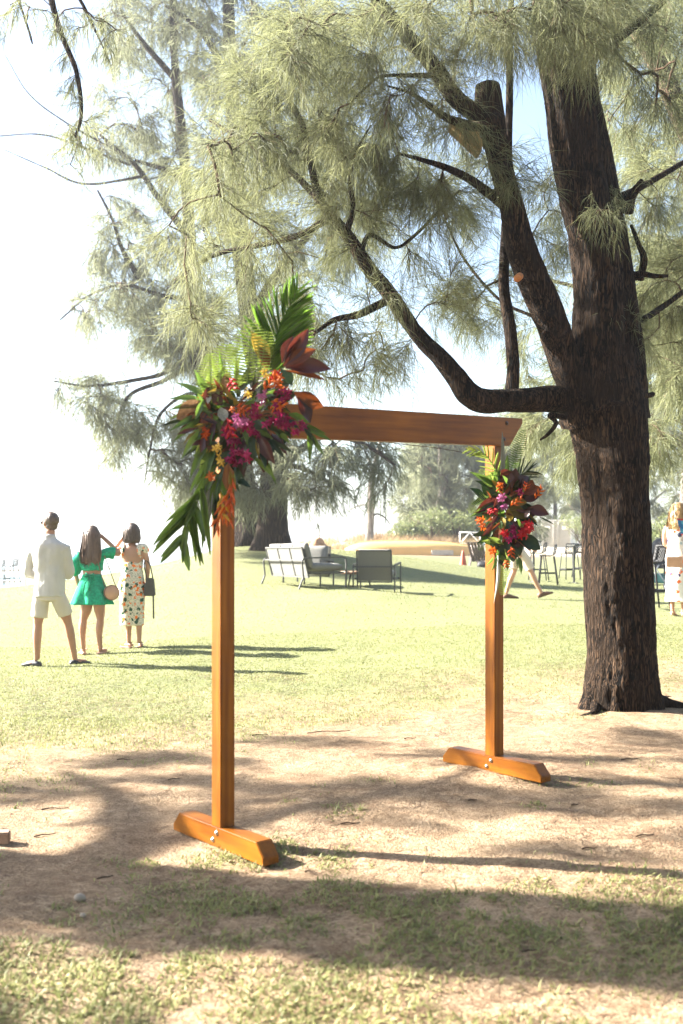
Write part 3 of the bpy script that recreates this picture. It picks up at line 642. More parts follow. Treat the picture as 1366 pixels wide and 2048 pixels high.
LK([(378,470,25.8),(320,400,25.4),(270,330,25),(200,270,25)], [17,13,9,5], 9)
LK([(280,560,25.6),(245,500,25.6),(225,440,25.6),(195,380,25.6)], [11,8,6,3], 10)
LK([(352,160,25.8),(290,90,25.6),(240,20,25.4)], [14,10,5], 11)
LK([(260,330,25.4),(180,300,25.4),(90,270,25.6),(0,272,25.8),(-70,280,26)], [5,4,3,2,1], 12)
LK([(290,352,25.3),(170,368,25.4),(90,335,25.5),(10,300,25.8)], [5,4,3,1], 13)
LK([(250,310,25.4),(140,250,25.4),(60,190,25.6),(10,110,25.8)], [4,3,2,1], 14)
cl = [poly_clusters([(240,-120),(430,-120),(440,300),(440,640),(330,640),(230,560),(190,480),(200,400),(160,260),(215,150),(200,40)], 190, 24, 28, g, .36, .012, 5),
      poly_clusters([(135,590),(250,560),(420,560),(440,760),(330,740),(260,650),(140,640)], 64, 24, 26.8, g, .34, .012, 7),
      poly_clusters([(150,780),(260,760),(420,740),(430,900),(340,860),(240,880),(180,830)], 40, 23.8, 25.4, g, .42, .014, 8),
      poly_clusters([(290,880),(420,860),(440,990),(330,990)], 26, 23.8, 25.2, g), poly_clusters(sq(185, 840, 240, 920), 6, 24.6, 25, g), poly_clusters(sq(180, 370, 290, 560), 22, 25.2, 26, g), poly_clusters(sq(100, 745, 200, 790), 5, 24, 24.3, g)]
grow_crown(tree, B4, nodes, np.vstack(cl), g, needle_far, twig_mat, needles=14, twigs=11, nlen=(.22, .45), nwid=.014, tl=(.4, .95), rmin=.008, hang=.8, tip_w=.012)

# ---- bare pale snag on the dune
B5 = knoll(738, 50); tree = empty('dead_tree', B5, 0, 'bare pale grey dead trunk with broken twigs standing on the dune', 'tree'); nodes = []
q = pp([(738,1085),(740,1050),(742,1000),(744,960),(752,920),(762,880),(770,840)], 50); q[0] = B5
limb('trunk', q, [px_r(w, 50) for w in (20, 16, 15, 13, 10, 7, 4)], tree, B5, bark_pale, 20, .02, 8, 6, .02, 4)
for k, (pts, ws) in enumerate([([(740,1040,50),(752,1028,49.8),(768,1034,49.7),(780,1048,49.6)], [5,4,3,2]), ([(742,1012,50),(730,1010,50),(716,1012,50.2),(700,1020,50.2)], [4,3,3,2]),
        ([(746,940,50),(730,900,50.3),(724,870,50.5)], [6,4,2]), ([(760,885,50),(780,860,49.6),(800,850,49.4)], [5,4,2]), ([(742,990,50),(748,1010,49.7),(745,1040,49.6)], [4,3,2])]):
    LT(tree, B5, pts, ws, bark_pale if k else bark_far, 8, .004, k, 'branch')

# ---- belt of casuarinas closing the far side of the lawn
belt = [(852, 58, 905, 48, 'grey-green casuarina of the far belt, next to the bare dead trunk'), (880, 55, 862, 70, 'tallest bushy casuarina of the far belt behind the upturned hull'),
        (948, 57, 850, 70, 'bushy casuarina of the far belt behind the small white gate'), (1030, 62, 820, 64, 'casuarina of the far belt behind the floral post and grey container'),
        (1105, 88, 800, 60, 'tall pale casuarina rising behind the grey container'), (1180, 86, 760, 60, 'tall pale casuarina hidden in part by the big dark trunk'),
        (1290, 60, 700, 60, 'pale casuarina behind the woman with the blond hair'), (1370, 52, 650, 56, 'pale feathery casuarina behind the blond woman and pram'), (1440, 66, 700, 80, 'dense pale casuarina at the end of the far belt')]
for k, (px, d, top, wpx, lab) in enumerate(belt):
    g = np.random.default_rng(40+k); Bk = knoll(px, d); tree = empty('casuarina_tree', Bk, 0, lab, 'tree', 'casuarinas of the far belt'); nodes = []
    base_y = HY-(Bk[2]-CAMZ)*FPX/d
    q = pp([(px,base_y),(px+g.normal(0,4),base_y*.75+top*.25),(px+g.normal(0,8),base_y*.5+top*.5),(px+g.normal(0,10),base_y*.2+top*.8),(px+g.normal(0,10),top)], d); q[0] = Bk
    s = d/FPX; _, c, r = limb('trunk', q, [.22, .18, .14, .09, .03], tree, Bk, bark_pale if k % 2 else bark_far, 10, .02, 6, 6, 0, k); nodes.extend(list(c[5:]))
    for j in range(4):
        t = .2+.15*j; a = q[0]*(1-t)+q[-1]*t; e = a+np.array((g.uniform(-1, 1)*wpx*s*.8, g.uniform(-1, 1)*1.5, g.uniform(.6, 1.6)))
        _, c, r = limb('limb', [a, (a+e)/2+np.array((0, 0, .2)), e], [.09, .06, .02], tree, Bk, bark_pale, 8, .01, 5, 6, 0, j); nodes.extend(list(c[2:]))
    n = 74; t = g.random(n)**.85; z = base_y-12+(top-base_y)*t; wd = wpx*(.55+.6*np.sin(np.pi*np.clip(t, .05, .95))**.7)
    C_ = np.array([P(px+g.uniform(-1, 1)*w_, zz, d+g.uniform(-1.6, 1.6)) for zz, w_ in zip(z, wd)])
    grow_crown(tree, Bk, nodes, C_, g, needle_far, twig_mat, needles=11, twigs=13, nlen=(.35, .75), nwid=.034*d/55, tl=(.5, 1.1), rmin=.014, hang=.55, tip_w=.02)

# ---- broad-leaved shrubs in front of the belt
def shrub(px, d, hgt, wid, lab, seed, n=1500, ls=.16, mat=leaf_bush):
    g = np.random.default_rng(seed); Bk = knoll(px, d); t_ = empty('shrub', Bk, 0, lab, 'shrub', 'shrubs under the far belt')
    mb = MB(); tips = []
    for k in range(11):
        a = g.uniform(0, 6.28); e = np.array((math.cos(a)*wid*.5*g.random(), math.sin(a)*wid*.4*g.random(), hgt*g.uniform(.5, .85)))
        mb.tube([(0, 0, .05), e*np.array((.35, .35, .5)), e], [.045, .03, .012], 6); tips.append(e)
    mb.build('stem', twig_mat, t_, True)
    lob = np.array([(g.uniform(-.42, .42)*wid, g.uniform(-.3, .3)*wid, hgt*g.uniform(.35, .8)) for _ in range(13)])
    li = g.integers(0, len(lob), n); u = nrm(g.normal(0, 1, (n, 3)))*(g.random(n)**.33)[:, None]*np.array((wid*.24, wid*.2, hgt*.24))
    c = lob[li]+u; c[:, 2] = np.maximum(c[:, 2], .08)
    d1 = nrm(g.normal(0, 1, (n, 3))+nrm(u)*.8); sd = nrm(np.cross(d1, g.normal(0, 1, (n, 3))))
    L_ = g.uniform(.7, 1.3, n)*ls; w = L_*.36
    V = np.stack([c-d1*L_[:, None]*.5, c+sd*w[:, None]*.5, c+d1*L_[:, None]*.5, c-sd*w[:, None]*.5], 1).reshape(-1, 3)
    o = link_mesh('crown', np_mesh('crown', V, [np.arange(4*n).reshape(-1, 4)]), mat, t_); o['kind'] = 'stuff'
for k, (px, d, h_, w_, lab) in enumerate([(818, 51.5, 1.2, 2.0, 'low leafy green shrub nearest the bare dead trunk'), (862, 52, 1.9, 2.6, 'rounded leafy green shrub behind the middle of the upturned hull'), (912, 52.5, 2.2, 2.6, 'tall leafy green shrub behind the tip of the upturned hull'),
        (962, 54, 2.0, 2.4, 'leafy green shrub behind the small white gate'), (1165, 70, 2.6, 3.2, 'yellow-green shrub beside the grey container'), (1330, 42, 2.2, 3.0, 'leafy shrub behind the pram and blond woman'), (1290, 46, 1.9, 2.6, 'leafy shrub showing past the edge of the big dark trunk')]):
    shrub(px, d, h_, w_, lab, 60+k)
# dry grass along the dune
g = np.random.default_rng(71); n = 17000
y = g.uniform(45.5, 56, n); x = g.uniform(-.10, .14, n)*y; k = fbm(p2(x, y, .5), 77) > .47; x, y = x[k], y[k]; n = len(x)
a = g.uniform(0, 6.28, n); o_ = np.stack([np.cos(a), np.sin(a), np.zeros(n)], -1); up = np.array((0, 0, 1.))
V, q, t = ribbons(np.stack([x, y, height(x, y)-.02], -1), nrm(up+o_*.25), nrm(up+o_*.9), g.uniform(.25, .75, n)*(.5+fbm(p2(x, y, .35), 78)), g.uniform(.015, .03, n), np.stack([-np.sin(a), np.cos(a), 0*a], -1))
props(link_mesh('dune_grass', np_mesh('dune_grass', V, [q, t]), leafy('dune_grass_mat', (.22, .13, .07), (.36, .29, .15), .3, .7, .35, rnd=False)), 'dry straw and pinkish grass along the dune behind the hull', 'dune grass', kind='stuff')

# ---- unseen trees added behind the viewpoint to keep sky light off shaded faces
for k, (x, y, h_) in enumerate([(3.2,-3.5,9),(7.0,.5,10),(-2.5,-6.5,10),(9.5,-5,11),(3.0,-10,12),(13.5,4,11),(-8,-9,10)]):
    g = np.random.default_rng(90+k); Bk = np.array((x, y, hz(x, y)-.05)); tree = empty('casuarina_tree', Bk, 0, ['casuarina of the grove facing the arch, closest to the bare earth','casuarina of the grove in line with the big dark trunk','casuarina of the grove on the seaward side','casuarina of the grove behind the second row','tallest casuarina of the grove','casuarina of the grove beyond the bar tables side','last casuarina of the grove towards the beach'][k], 'tree', 'casuarinas of the grove'); nodes = []
    q = np.array([(x,y,Bk[2]),(x+.1,y,h_*.3),(x-.1,y+.1,h_*.6),(x,y,h_)]); _, c, r = limb('trunk', q, [.38,.3,.2,.05], tree, Bk, bark_near, 16, .012, 10, 20, .03, k); nodes.extend(list(c[8:]))
    n = 90; t = g.random(n); rr = 2.6*np.sqrt(g.random(n))*(1.1-.6*t); a = g.uniform(0, 6.28, n); C_ = np.stack([x+rr*np.cos(a), y+rr*np.sin(a), h_*(.22+.8*t)], -1)
    grow_crown(tree, Bk, nodes, C_, g, needle_near, twig_mat, needles=9, twigs=11, nlen=(.3, .6), nwid=.05, tl=(.4, .9), rmin=.008, hang=.7, tip_w=.01)
# ------------------------------------------------------------------ wooden arch
def wood_mat(name, dark, mid, light, long=2):
    m, n, l, b = base_mat(name); sc = [26, 26, 26]; sc[long] = 1.6
    v = coords(n, l, sc); f = noise(n, l, v, 1.0, 6, .6); f2 = noise(n, l, coords(n, l), 3.2, 3)
    sc2 = [9, 9, 9]; sc2[long] = .5; w = n.new('ShaderNodeTexWave'); w.inputs['Scale'].default_value = .8; w.inputs['Distortion'].default_value = 5; w.inputs['Detail'].default_value = 3
    l.new(coords(n, l, sc2), w.inputs['Vector'])
    col = ramp(n, l, f, [(.28, dark), (.5, mid), (.74, light)])
    col = mixc(n, l, .22, col, ramp(n, l, w.outputs['Fac'], [(0, dark), (1, light)]))
    col = mixc(n, l, ramp(n, l, f2, [(.35, (.35, .35, .35)), (.6, (0, 0, 0))]), col, dark)
    vo = n.new('ShaderNodeTexVoronoi'); sk = [5, 5, 5]; sk[long] = 2.2; l.new(coords(n, l, sk), vo.inputs['Vector']); vo.inputs['Scale'].default_value = 1
    col = mixc(n, l, ramp(n, l, vo.outputs['Distance'], [(.05, (.8, .8, .8)), (.13, (0, 0, 0))]), col, [k*.4 for k in dark])
    l.new(col, b.inputs['Base Color']); b.inputs['Roughness'].default_value = .36; b.inputs['Specular IOR Level'].default_value = .2; b.inputs['Coat Weight'].default_value = .06; b.inputs['Coat Roughness'].default_value = .22
    l.new(bump(n, l, f, .22, .003), b.inputs['Normal']); return m
wood_z = wood_mat('stained_wood', (.095, .026, .002), (.22, .074, .005), (.33, .128, .010))
wood_x = wood_mat('stained_wood_level', (.085, .023, .002), (.19, .062, .004), (.29, .108, .008), 0)
steel = plain('bolt_steel', (.45, .43, .40), .35, .2, 30, metal=1)
AL = np.array((-.578, 4.885, hz(-.578, 4.885)-.004)); AR = np.array((.94, 6.15, .062))
AR[2] = hz(AR[0], AR[1])-.004
dv = AR-AL; AW = float(np.linalg.norm(dv[:2])); AA = math.atan2(dv[1], dv[0]); U = np.array((math.cos(AA), math.sin(AA), 0)); Nf = np.array((math.sin(AA), -math.cos(AA), 0))
AH = 2.165; PS = .082; FH = .10
arch = empty('wedding_arch', AL, AA, 'stained timber arch of two posts and one beam on long feet', 'arch')
inv = Matrix.Rotation(-AA, 3, 'Z')
def al(p): return np.array(inv @ Vector(np.array(p)-AL))     # world -> arch-local
for q, dz in ((np.zeros(3), 0.), (np.array((AW, 0, AR[2]-AL[2])), 0.)):
    mb = MB(); mb.box((0, 0, (AH-.03+FH-.012)/2), (PS, PS, AH-.03-FH+.012)); o = mb.build('post', wood_z, arch, bevel=.004); o.location = tuple(q)
    mb = MB(); h = .40; w = PS+.008          # foot runs across the arch, along local y
    prof = [(0, -h, 0), (0, h, 0), (0, h, .035), (0, h-.055, FH), (0, -h+.055, FH), (0, -h, .035)]
    V = np.array(prof)+np.array((-w/2, 0, 0))
    V = V[:, [1, 0, 2]]*np.array((1, -1, 1)); mb.prism(V, (0, -w, 0)); o = mb.build('foot', wood_x, arch, bevel=.004)
    o.location = tuple(q); o.rotation_euler = (0, 0, R(90))
    for (by, bz) in ((-.012, .072), (.022, .032)):
        mb = MB(); mb.tube([(-w/2+.001, by, bz), (-w/2-.004, by, bz)], [.012, .012], 14); mb.tube([(-w/2-.003, by, bz), (-w/2-.010, by, bz)], [.0075, .005], 10); o = mb.build('bolt', steel, arch, True, .001); o.location = tuple(q)
tilt = math.atan2(AR[2]-AL[2], AW)
mb = MB(); x0, x1 = -.17, AW+.165; hb = .172
out = [(x0, 0, AH), (x1, 0, AH), (x1, 0, AH-.03), (x1-.125, 0, AH-hb), (x0+.125, 0, AH-hb), (x0, 0, AH-.03)]
mb.prism(np.array(out)-np.array((0, 0, AH)), (0, .046, 0)); o = mb.build('beam', wood_x, arch, bevel=.004)
o.location = (0, -PS/2-.047, AH); o.rotation_euler = (0, -tilt, 0)
for x in (0, AW):
    for (dx, dz) in ((.012, -.035), (-.014, -.135)):
        mb = MB(); y = -PS/2-.0465; z = AH+dz+x*math.tan(tilt); mb.tube([(x+dx, y, z), (x+dx, y-.004, z)], [.013, .013], 14); mb.tube([(x+dx, y-.003, z), (x+dx, y-.011, z)], [.008, .006], 8); mb.build('bolt', plain('dark_bolt', (.06, .04, .03), .5, .2), arch, True)
mb = MB(); pts = [P(770, 884, 5.72), P(820, 890, 5.85), P(880, 897, 6.0), P(950, 909, 6.16)]; mb.tube(catmull(pts, 6), .0022, 6)
props(mb.build('tie_wire', plain('wire_mat', (.03, .03, .03), .6, .1), None, True), 'thin dark wire stretched under the beam to the far post', 'wire')

# ------------------------------------------------------------------ flowers and leaves
def leaf_mesh(name, prof, fold=.25, arch_=.35, nseg=9, ruffle=0, cols=4):
    """leaf of length 1 along +Y, width 1 at its widest, curling down (-Z)"""
    V, F = [], []; m = cols+1
    for i in range(nseg+1):
        t = i/nseg; w = np.interp(t, np.linspace(0, 1, len(prof)), prof)*.5
        y = math.sin(t*arch_*1.3)/max(arch_*1.3, 1e-3) if arch_ else t; z = -arch_*.55*t*t
        for j in range(m):
            s = -1+2*j/cols
            V.append((s*w, y, z+fold*abs(s)*w+ruffle*w*math.sin(t*17+s*4)*abs(s)))
    for i in range(nseg):
        for j in range(cols): F.append((i*m+j, i*m+j+1, (i+1)*m+j+1, (i+1)*m+j))
    me = bpy.data.meshes.new(name); me.from_pydata(V, [], F); me.polygons.foreach_set('use_smooth', np.ones(len(F), bool)); return me
def put(name, me, mat, parent, p, tip, nz, wid, loc_off, sub=None, length=None):
    """place a unit leaf mesh from p towards tip with face normal near nz"""
    p = np.array(p, float); d = np.array(tip, float)-p; Ln = np.linalg.norm(d) if length is None else length; y = nrm(d); nz = np.array(nz, float)
    x = nrm(np.cross(y, nz)); z = np.cross(x, y)
    key = (me.name, mat.name)
    if key not in _shared:
        m2 = me.copy(); m2.materials.clear(); m2.materials.append(mat); _shared[key] = m2
    o = bpy.data.objects.new(name, _shared[key]); COL.objects.link(o); o.parent = parent
    q = p-np.array(loc_off)
    M = Matrix(((x[0]*wid, y[0]*Ln, z[0]*wid, q[0]), (x[1]*wid, y[1]*Ln, z[1]*wid, q[1]), (x[2]*wid, y[2]*Ln, z[2]*wid, q[2]), (0, 0, 0, 1)))
    # z scale follows length so the curl keeps its shape
    for r_ in range(3): M[r_][2] = z[r_]*max(wid, Ln*.55)
    o.matrix_local = M; return o
_shared = {}
ti_leaf = leaf_mesh('ti_leaf', [.12, .35, .72, .95, 1, .92, .7, .38, .04], .35, .5, 10)
strap_leaf = leaf_mesh('strap_leaf', [.5, .8, 1, .98, .9, .75, .5, .22, .02], .3, .35, 8, 0, 2)
palm_leaflet = leaf_mesh('palm_leaflet', [.5, .9, 1, .95, .85, .8, .7, .5, .15], .45, .25, 6, 0, 2)
sword = leaf_mesh('sword_leaf', [.8, 1, 1, .9, .72, .45, .05], .2, .06, 6, 0, 2)
broad = leaf_mesh('broad_leaf', [.1, .6, .95, 1, .85, .55, .05], .2, .45, 8, .1)
def fern_mesh(name, n=19):
    mb = MB(); mb.tube([(0, t, -.18*t*t) for t in np.linspace(0, 1, 9)], np.linspace(.008, .002, 9), 5)
    for k in range(n):
        t = .1+.88*k/(n-1); w = .21*math.sin(math.pi*min(1, (t+.12)*.86))**.8+.012; z0 = -.18*t*t
        for s in (-1, 1):
            a = np.array((0, t, z0)); d = np.array((s*.97, .22, -.12)); c = np.array((0, .0125, 0))
            V = [a-c*.8, a+c*.8, a+d*w*.55+c*.9, a+d*w, a+d*w*.55-c*.75]; mb.add(V, [(0, 1, 2, 3, 4)] if s > 0 else [(4, 3, 2, 1, 0)])
    V, F = mb.data(); me = bpy.data.meshes.new(name); me.from_pydata(V.tolist(), [], F); return me
fern = fern_mesh('fern_frond')
def orchid_mesh(name):
    mb = MB()
    for k in range(5):
        a = 2*math.pi*k/5+.3; wv = .36 if k % 2 else .5; V = []; F = []
        for i in range(5):
            t = i/4; r = .08+.9*t; w = wv*math.sin(math.pi*(.12+.8*t))
            for s in (-1, 0, 1):
                x = r; y = s*w*.5; z = .25*t-.5*t*t+.1*abs(s)
                V.append((x*math.cos(a)-y*math.sin(a), x*math.sin(a)+y*math.cos(a), z))
        for i in range(4):
            for j in range(2): F.append((i*3+j, i*3+j+1, i*3+4+j, i*3+3+j))
        mb.add(V, F, 0)
    mb.ell((0, 0, .12), (.2, .2, .24), 8, 6, None, 1); V, F = mb.data()
    me = bpy.data.meshes.new(name); me.from_pydata(V.tolist(), [], F); me.polygons.foreach_set('use_smooth', np.ones(len(F), bool)); return me
orchid = orchid_mesh('orchid_flower')
def heliconia_mesh(name):
    mb = MB()
    for k in range(5):
        s = 1 if k % 2 else -1; y = .1+.17*k
        mb.tube([(0, y, 0), (s*.1, y+.14, .03), (s*.2, y+.34, .02)], [.04, .055, .004], 6, True, 0, .6)
    mb.tube([(0, 0, 0), (0, .5, 0), (0, 1, 0)], [.025, .03, .012], 6); V, F = mb.data()
    me = bpy.data.meshes.new(name); me.from_pydata(V.tolist(), [], F); me.polygons.foreach_set('use_smooth', np.ones(len(F), bool)); return me
helic = heliconia_mesh('heliconia_flower')
lm_green = leafy('leaf_green', (.035, .075, .014), (.105, .17, .035), .38, .35, 6, gloss=.5, tcol=(.17, .28, .04))
lm_lime = leafy('leaf_lime', (.13, .19, .04), (.26, .32, .085), .45, .45, 6, gloss=.4, tcol=(.30, .40, .06))
lm_fresh = leafy('leaf_fresh', (.08, .16, .02), (.17, .28, .05), .42, .35, 6, gloss=.4, tcol=(.22, .40, .04))
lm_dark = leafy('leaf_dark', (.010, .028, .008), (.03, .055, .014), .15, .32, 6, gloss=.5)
lm_wine = leafy('leaf_wine', (.018, .008, .008), (.055, .016, .013), .2, .35, 9, gloss=.5, tcol=(.18, .03, .015))
lm_rust = leafy('leaf_rust', (.055, .016, .007), (.17, .048, .012), .3, .4, 9, gloss=.4, tcol=(.34, .08, .015))
lm_gold = leafy('leaf_gold', (.09, .075, .012), (.26, .19, .025), .35, .4, 12, gloss=.4, tcol=(.45, .30, .04))
lm_grey = leafy('leaf_silver', (.18, .20, .17), (.34, .35, .30), .2, .6, 8)
lm_tan = leafy('leaf_tan', (.12, .065, .032), (.26, .15, .075), .3, .5, 8)
fl_mag = leafy('petal_magenta', (.13, .005, .035), (.28, .013, .08), .3, .5, 12, tcol=(.34, .012, .08))
fl_pink = leafy('petal_pink', (.26, .05, .15), (.42, .13, .26), .35, .5, 12)
fl_red = leafy('petal_red', (.28, .006, .010), (.46, .02, .026), .3, .5, 12, tcol=(.55, .015, .015))
fl_oran = leafy('petal_orange', (.38, .055, .006), (.55, .13, .015), .3, .45, 12, tcol=(.65, .14, .012))
fl_yel = leafy('petal_yellow', (.50, .30, .03), (.65, .45, .08), .3, .5, 12)
def palm_frond(parent, off, path, n, l0, l1, wid, mat, face, spread=50, droop=.25, name='palm_frond', jit=.08, sides=(1, -1), g=None):
    c = catmull(path, 8); mb = MB(); mb.tube(c, np.linspace(.006, .002, len(c)), 6); fr = mb.build(name, mat, parent, True, off=off)
    t, u, v = frames(c); Lc = len(c)
    for k in range(n):
        s = sides[k % len(sides)]; f = .08+.92*(k/(n-1)); i = min(Lc-1, int(f*(Lc-1))); p = c[i]; d = t[i]; fc = nrm(np.array(face, float)); side = nrm(np.cross(d, fc))*s
        a = R(spread)*(1-.45*f)*(1+g.normal(0, jit)); Ln = (l0*(1-f)+l1*f)*(.7+.6*math.sin(math.pi*min(1, f*.8+.15)))*(1+g.normal(0, .06))
        dr = nrm(d*math.cos(a)+side*math.sin(a)+np.array((0, 0, -droop))*(g.random()*.6+.7)+g.normal(0, .04, 3))
        put('leaflet', palm_leaflet, mat, fr, p, p+dr*Ln, fc+g.normal(0, .25, 3), wid*(1+g.normal(0, .1)), off)
    return fr

def AZ(zx, zy, d=4.62): return P(300+.3075*zx, 560+.3075*zy, d)
g = np.random.default_rng(101)
F0 = AZ(560, 900, 4.78)
fa = empty('floral_arrangement', F0, 0, 'large spray of palm, ferns, orchids and red leaves on the beam corner', 'flowers')
back = np.array((.15, -1, .2))
def lf(me, mat, a, b_, wid, d0=4.62, d1=4.6, nz=None, name='leaf'):
    p = AZ(a[0], a[1], d0); q = AZ(b_[0], b_[1], d1); n_ = back+g.normal(0, .35, 3) if nz is None else np.array(nz, float)
    return put(name, me, mat, fa, p, q, n_, wid, F0)
# tall palm, ferns
palm_frond(fa, F0, [AZ(780, 640, 4.68), AZ(800, 480, 4.68), AZ(850, 300, 4.7), AZ(955, 80, 4.72)], 62, .21, .15, .0105, lm_fresh, (0, -1, .3), 44, .0, g=g)
palm_frond(fa, F0, [AZ(800, 620, 4.72), AZ(850, 500, 4.72), AZ(930, 360, 4.75), AZ(1010, 240, 4.78)], 34, .15, .08, .009, lm_fresh, (0, -1, .3), 42, .1, g=g)
for a, b_, w, m in [((440,790),(475,410),.56,lm_lime), ((630,690),(655,265),.52,lm_lime), ((400,800),(380,480),.36,lm_lime), ((560,740),(555,400),.40,lm_lime), ((690,700),(760,330),.3,lm_lime)]:
    lf(fern, m, a, b_, w, 4.565, 4.52, (0, -1, .4), 'fern_frond')
# red and copper leaves on top
for a, b_, w, m in [((870,560),(1050,300),.075,lm_wine), ((880,570),(1195,555),.085,lm_wine), ((880,560),(1085,430),.07,lm_rust), ((860,540),(930,350),.06,lm_wine), ((760,580),(672,300),.085,lm_gold),
        ((760,590),(720,420),.06,lm_rust), ((880,590),(1160,640),.03,lm_rust), ((940,730),(1130,840),.085,lm_rust), ((960,760),(1060,930),.07,lm_wine), ((850,580),(935,680),.06,lm_dark), ((900,540),(1000,360),.05,lm_rust)]:
    lf(ti_leaf, m, a, b_, w, 4.60, 4.58)
# green straps to the side
for a, b_ in [((340,790),(105,755)),((330,820),(115,830)),((330,860),(115,890)),((340,890),(120,965)),((350,920),(140,1040)),((350,960),(190,1165)),((390,1020),(240,1310)),((370,760),(295,575)),((380,750),(385,575)),((350,760),(160,645)),((340,900),(170,990)),((380,1000),(280,1180)),((400,1060),(310,1290)),((330,840),(200,780)),((410,1080),(350,1330))]:
    lf(strap_leaf, lm_green if g.random() < .6 else lm_lime, a, b_, .038, 4.60, 4.55+g.normal(0, .05), (.2, -1, .7))
for a, b_, w, m in [((335,790),(168,905),.085,lm_tan),((430,720),(350,770),.07,lm_wine),((380,870),(330,1010),.06,lm_gold),((400,850),(330,930),.06,lm_rust),((420,1040),(380,1090),.06,lm_tan),((510,600),(490,730),.05,lm_tan),((400,720),(370,800),.03,lm_grey),((460,830),(490,920),.05,lm_grey),((470,810),(400,740),.05,lm_wine),((420,900),(330,1110),.06,lm_wine)]:
    lf(broad, m, a, b_, w, 4.58, 4.54)
# big palm hanging down
palm_frond(fa, F0, [AZ(420, 1130, 4.62), AZ(360, 1330, 4.58), AZ(280, 1500, 4.55), AZ(205, 1660, 4.52)], 11, .20, .17, .028, lm_green, (.3, -1, .2), 40, .25, g=g, jit=.25)
for a, b_, w in [((290,1450),(15,1725),.036),((250,1540),(10,1780),.03),((210,1680),(65,1840),.036),((205,1680),(255,1890),.042),((240,1560),(350,1850),.03),((290,1470),(360,1700),.034),((330,1360),(395,1790),.032),((300,1440),(225,1600),.03),((270,1500),(330,1860),.026)]:
    lf(palm_leaflet, lm_green, a, b_, w, 4.55, 4.5, (.2, -1, .3))
for a, b_, w, m in [((480,1220),(385,1510),.055,lm_dark),((460,1270),(390,1480),.045,lm_green),((430,1330),(430,1700),.035,lm_dark),((400,1300),(370,1620),.035,lm_grey),((370,1280),(360,1560),.03,lm_grey),((420,1200),(330,1430),.04,lm_green),((600,1000),(600,1290),.06,lm_wine),((660,1000),(670,1200),.06,lm_dark),((700,990),(805,1205),.06,lm_wine),((690,1110),(770,1215),.05,lm_dark),
        ((560,1180),(580,1320),.05,lm_dark),((520,1240),(540,1400),.04,lm_gold),((520,1100),(440,1240),.05,lm_dark)]:
    lf(ti_leaf, m, a, b_, w, 4.56, 4.52)
for a, b_ in [((1030,990),(1045,1205)),((1060,1010),(1130,1150)),((1020,970),(1200,1050)),((800,1030),(935,1130)),((780,1040),(885,1170)),((1000,930),(1150,1010)),((990,940),(1090,1080)),((680,1160),(830,1300)),((850,1000),(910,1060))]:
    lf(strap_leaf, lm_green if g.random() < .5 else lm_dark, a, b_, .026, 4.58, 4.56)
# blossoms
def blossoms(fa, F0, Z, spec, me, mat, size, name, d0, lab=None):
    for (zx, zy, rad, cnt) in spec:
        for _ in range(cnt):
            a = g.uniform(0, 6.28); rr = rad*math.sqrt(g.random())*.85; p = Z(zx+rr*math.cos(a), zy+rr*math.sin(a), d0+g.normal(0, .02))
            nz = nrm(np.array((g.normal(0, .4), -1, g.normal(.15, .4)))); t = nrm(np.cross(nz, g.normal(0, 1, 3))); s = size*g.uniform(.8, 1.15)
            put(name, me, mat, fa, p, p+t, nz, s, F0, length=s)
for k in range(56):                                   # strappy green fringe round the spray
    a = g.uniform(0, 6.28); r0 = g.uniform(90, 190); r1 = r0+g.uniform(90, 190); cx_, cy_ = 570+g.normal(0, 40), 900+g.normal(0, 60)
    if math.cos(a) > .2 and math.sin(a) < .35: continue
    lf(strap_leaf, [lm_green, lm_lime, lm_dark, lm_fresh][g.integers(4)], (cx_+r0*math.cos(a)*1.2, cy_+r0*math.sin(a)*1.3), (cx_+r1*math.cos(a)*1.3, cy_+r1*math.sin(a)*1.35), g.uniform(.012, .03), 4.64, 4.60)
blossoms(fa, F0, AZ, [(750,770,55,6),(600,900,60,7),(570,950,40,4)], orchid, fl_pink, .021, 'orchid_flower', 4.52)
blossoms(fa, F0, AZ, [(880,760,60,9),(900,930,60,8),(960,960,50,8),(800,930,60,7),(560,1140,70,11),(620,1150,50,6),(540,1070,40,6),(680,860,50,7),(700,1000,60,5),(850,900,50,8),(640,960,50,6),(830,820,40,5),(500,1000,40,4)], orchid, fl_mag, .021, 'orchid_flower', 4.53)
blossoms(fa, F0, AZ, [(800,640,55,6),(560,850,40,4),(400,1270,25,3),(350,990,30,3),(860,700,40,3)], orchid, fl_oran, .021, 'blossom', 4.53)
blossoms(fa, F0, AZ, [(640,720,35,4),(430,1090,25,4),(460,1170,35,5),(760,600,30,3)], orchid, fl_yel, .020, 'blossom', 4.53)
for a, b_, m in [((790,790),(880,830),fl_oran),((800,790),(830,850),fl_oran),((740,720),(830,620),fl_oran),((540,1290),(520,1500),fl_oran),((520,1330),(470,1570),fl_oran),((500,1400),(420,1640),fl_oran),((530,1380),(515,1600),fl_oran),((520,640),(550,720),fl_red),((500,900),(540,1030),fl_red),((560,820),(640,860),fl_oran),((460,1380),(480,1560),fl_yel),((800,660),(850,610),fl_red)]:
    lf(helic, m, a, b_, .14, 4.53, 4.5, None, 'heliconia_flower')
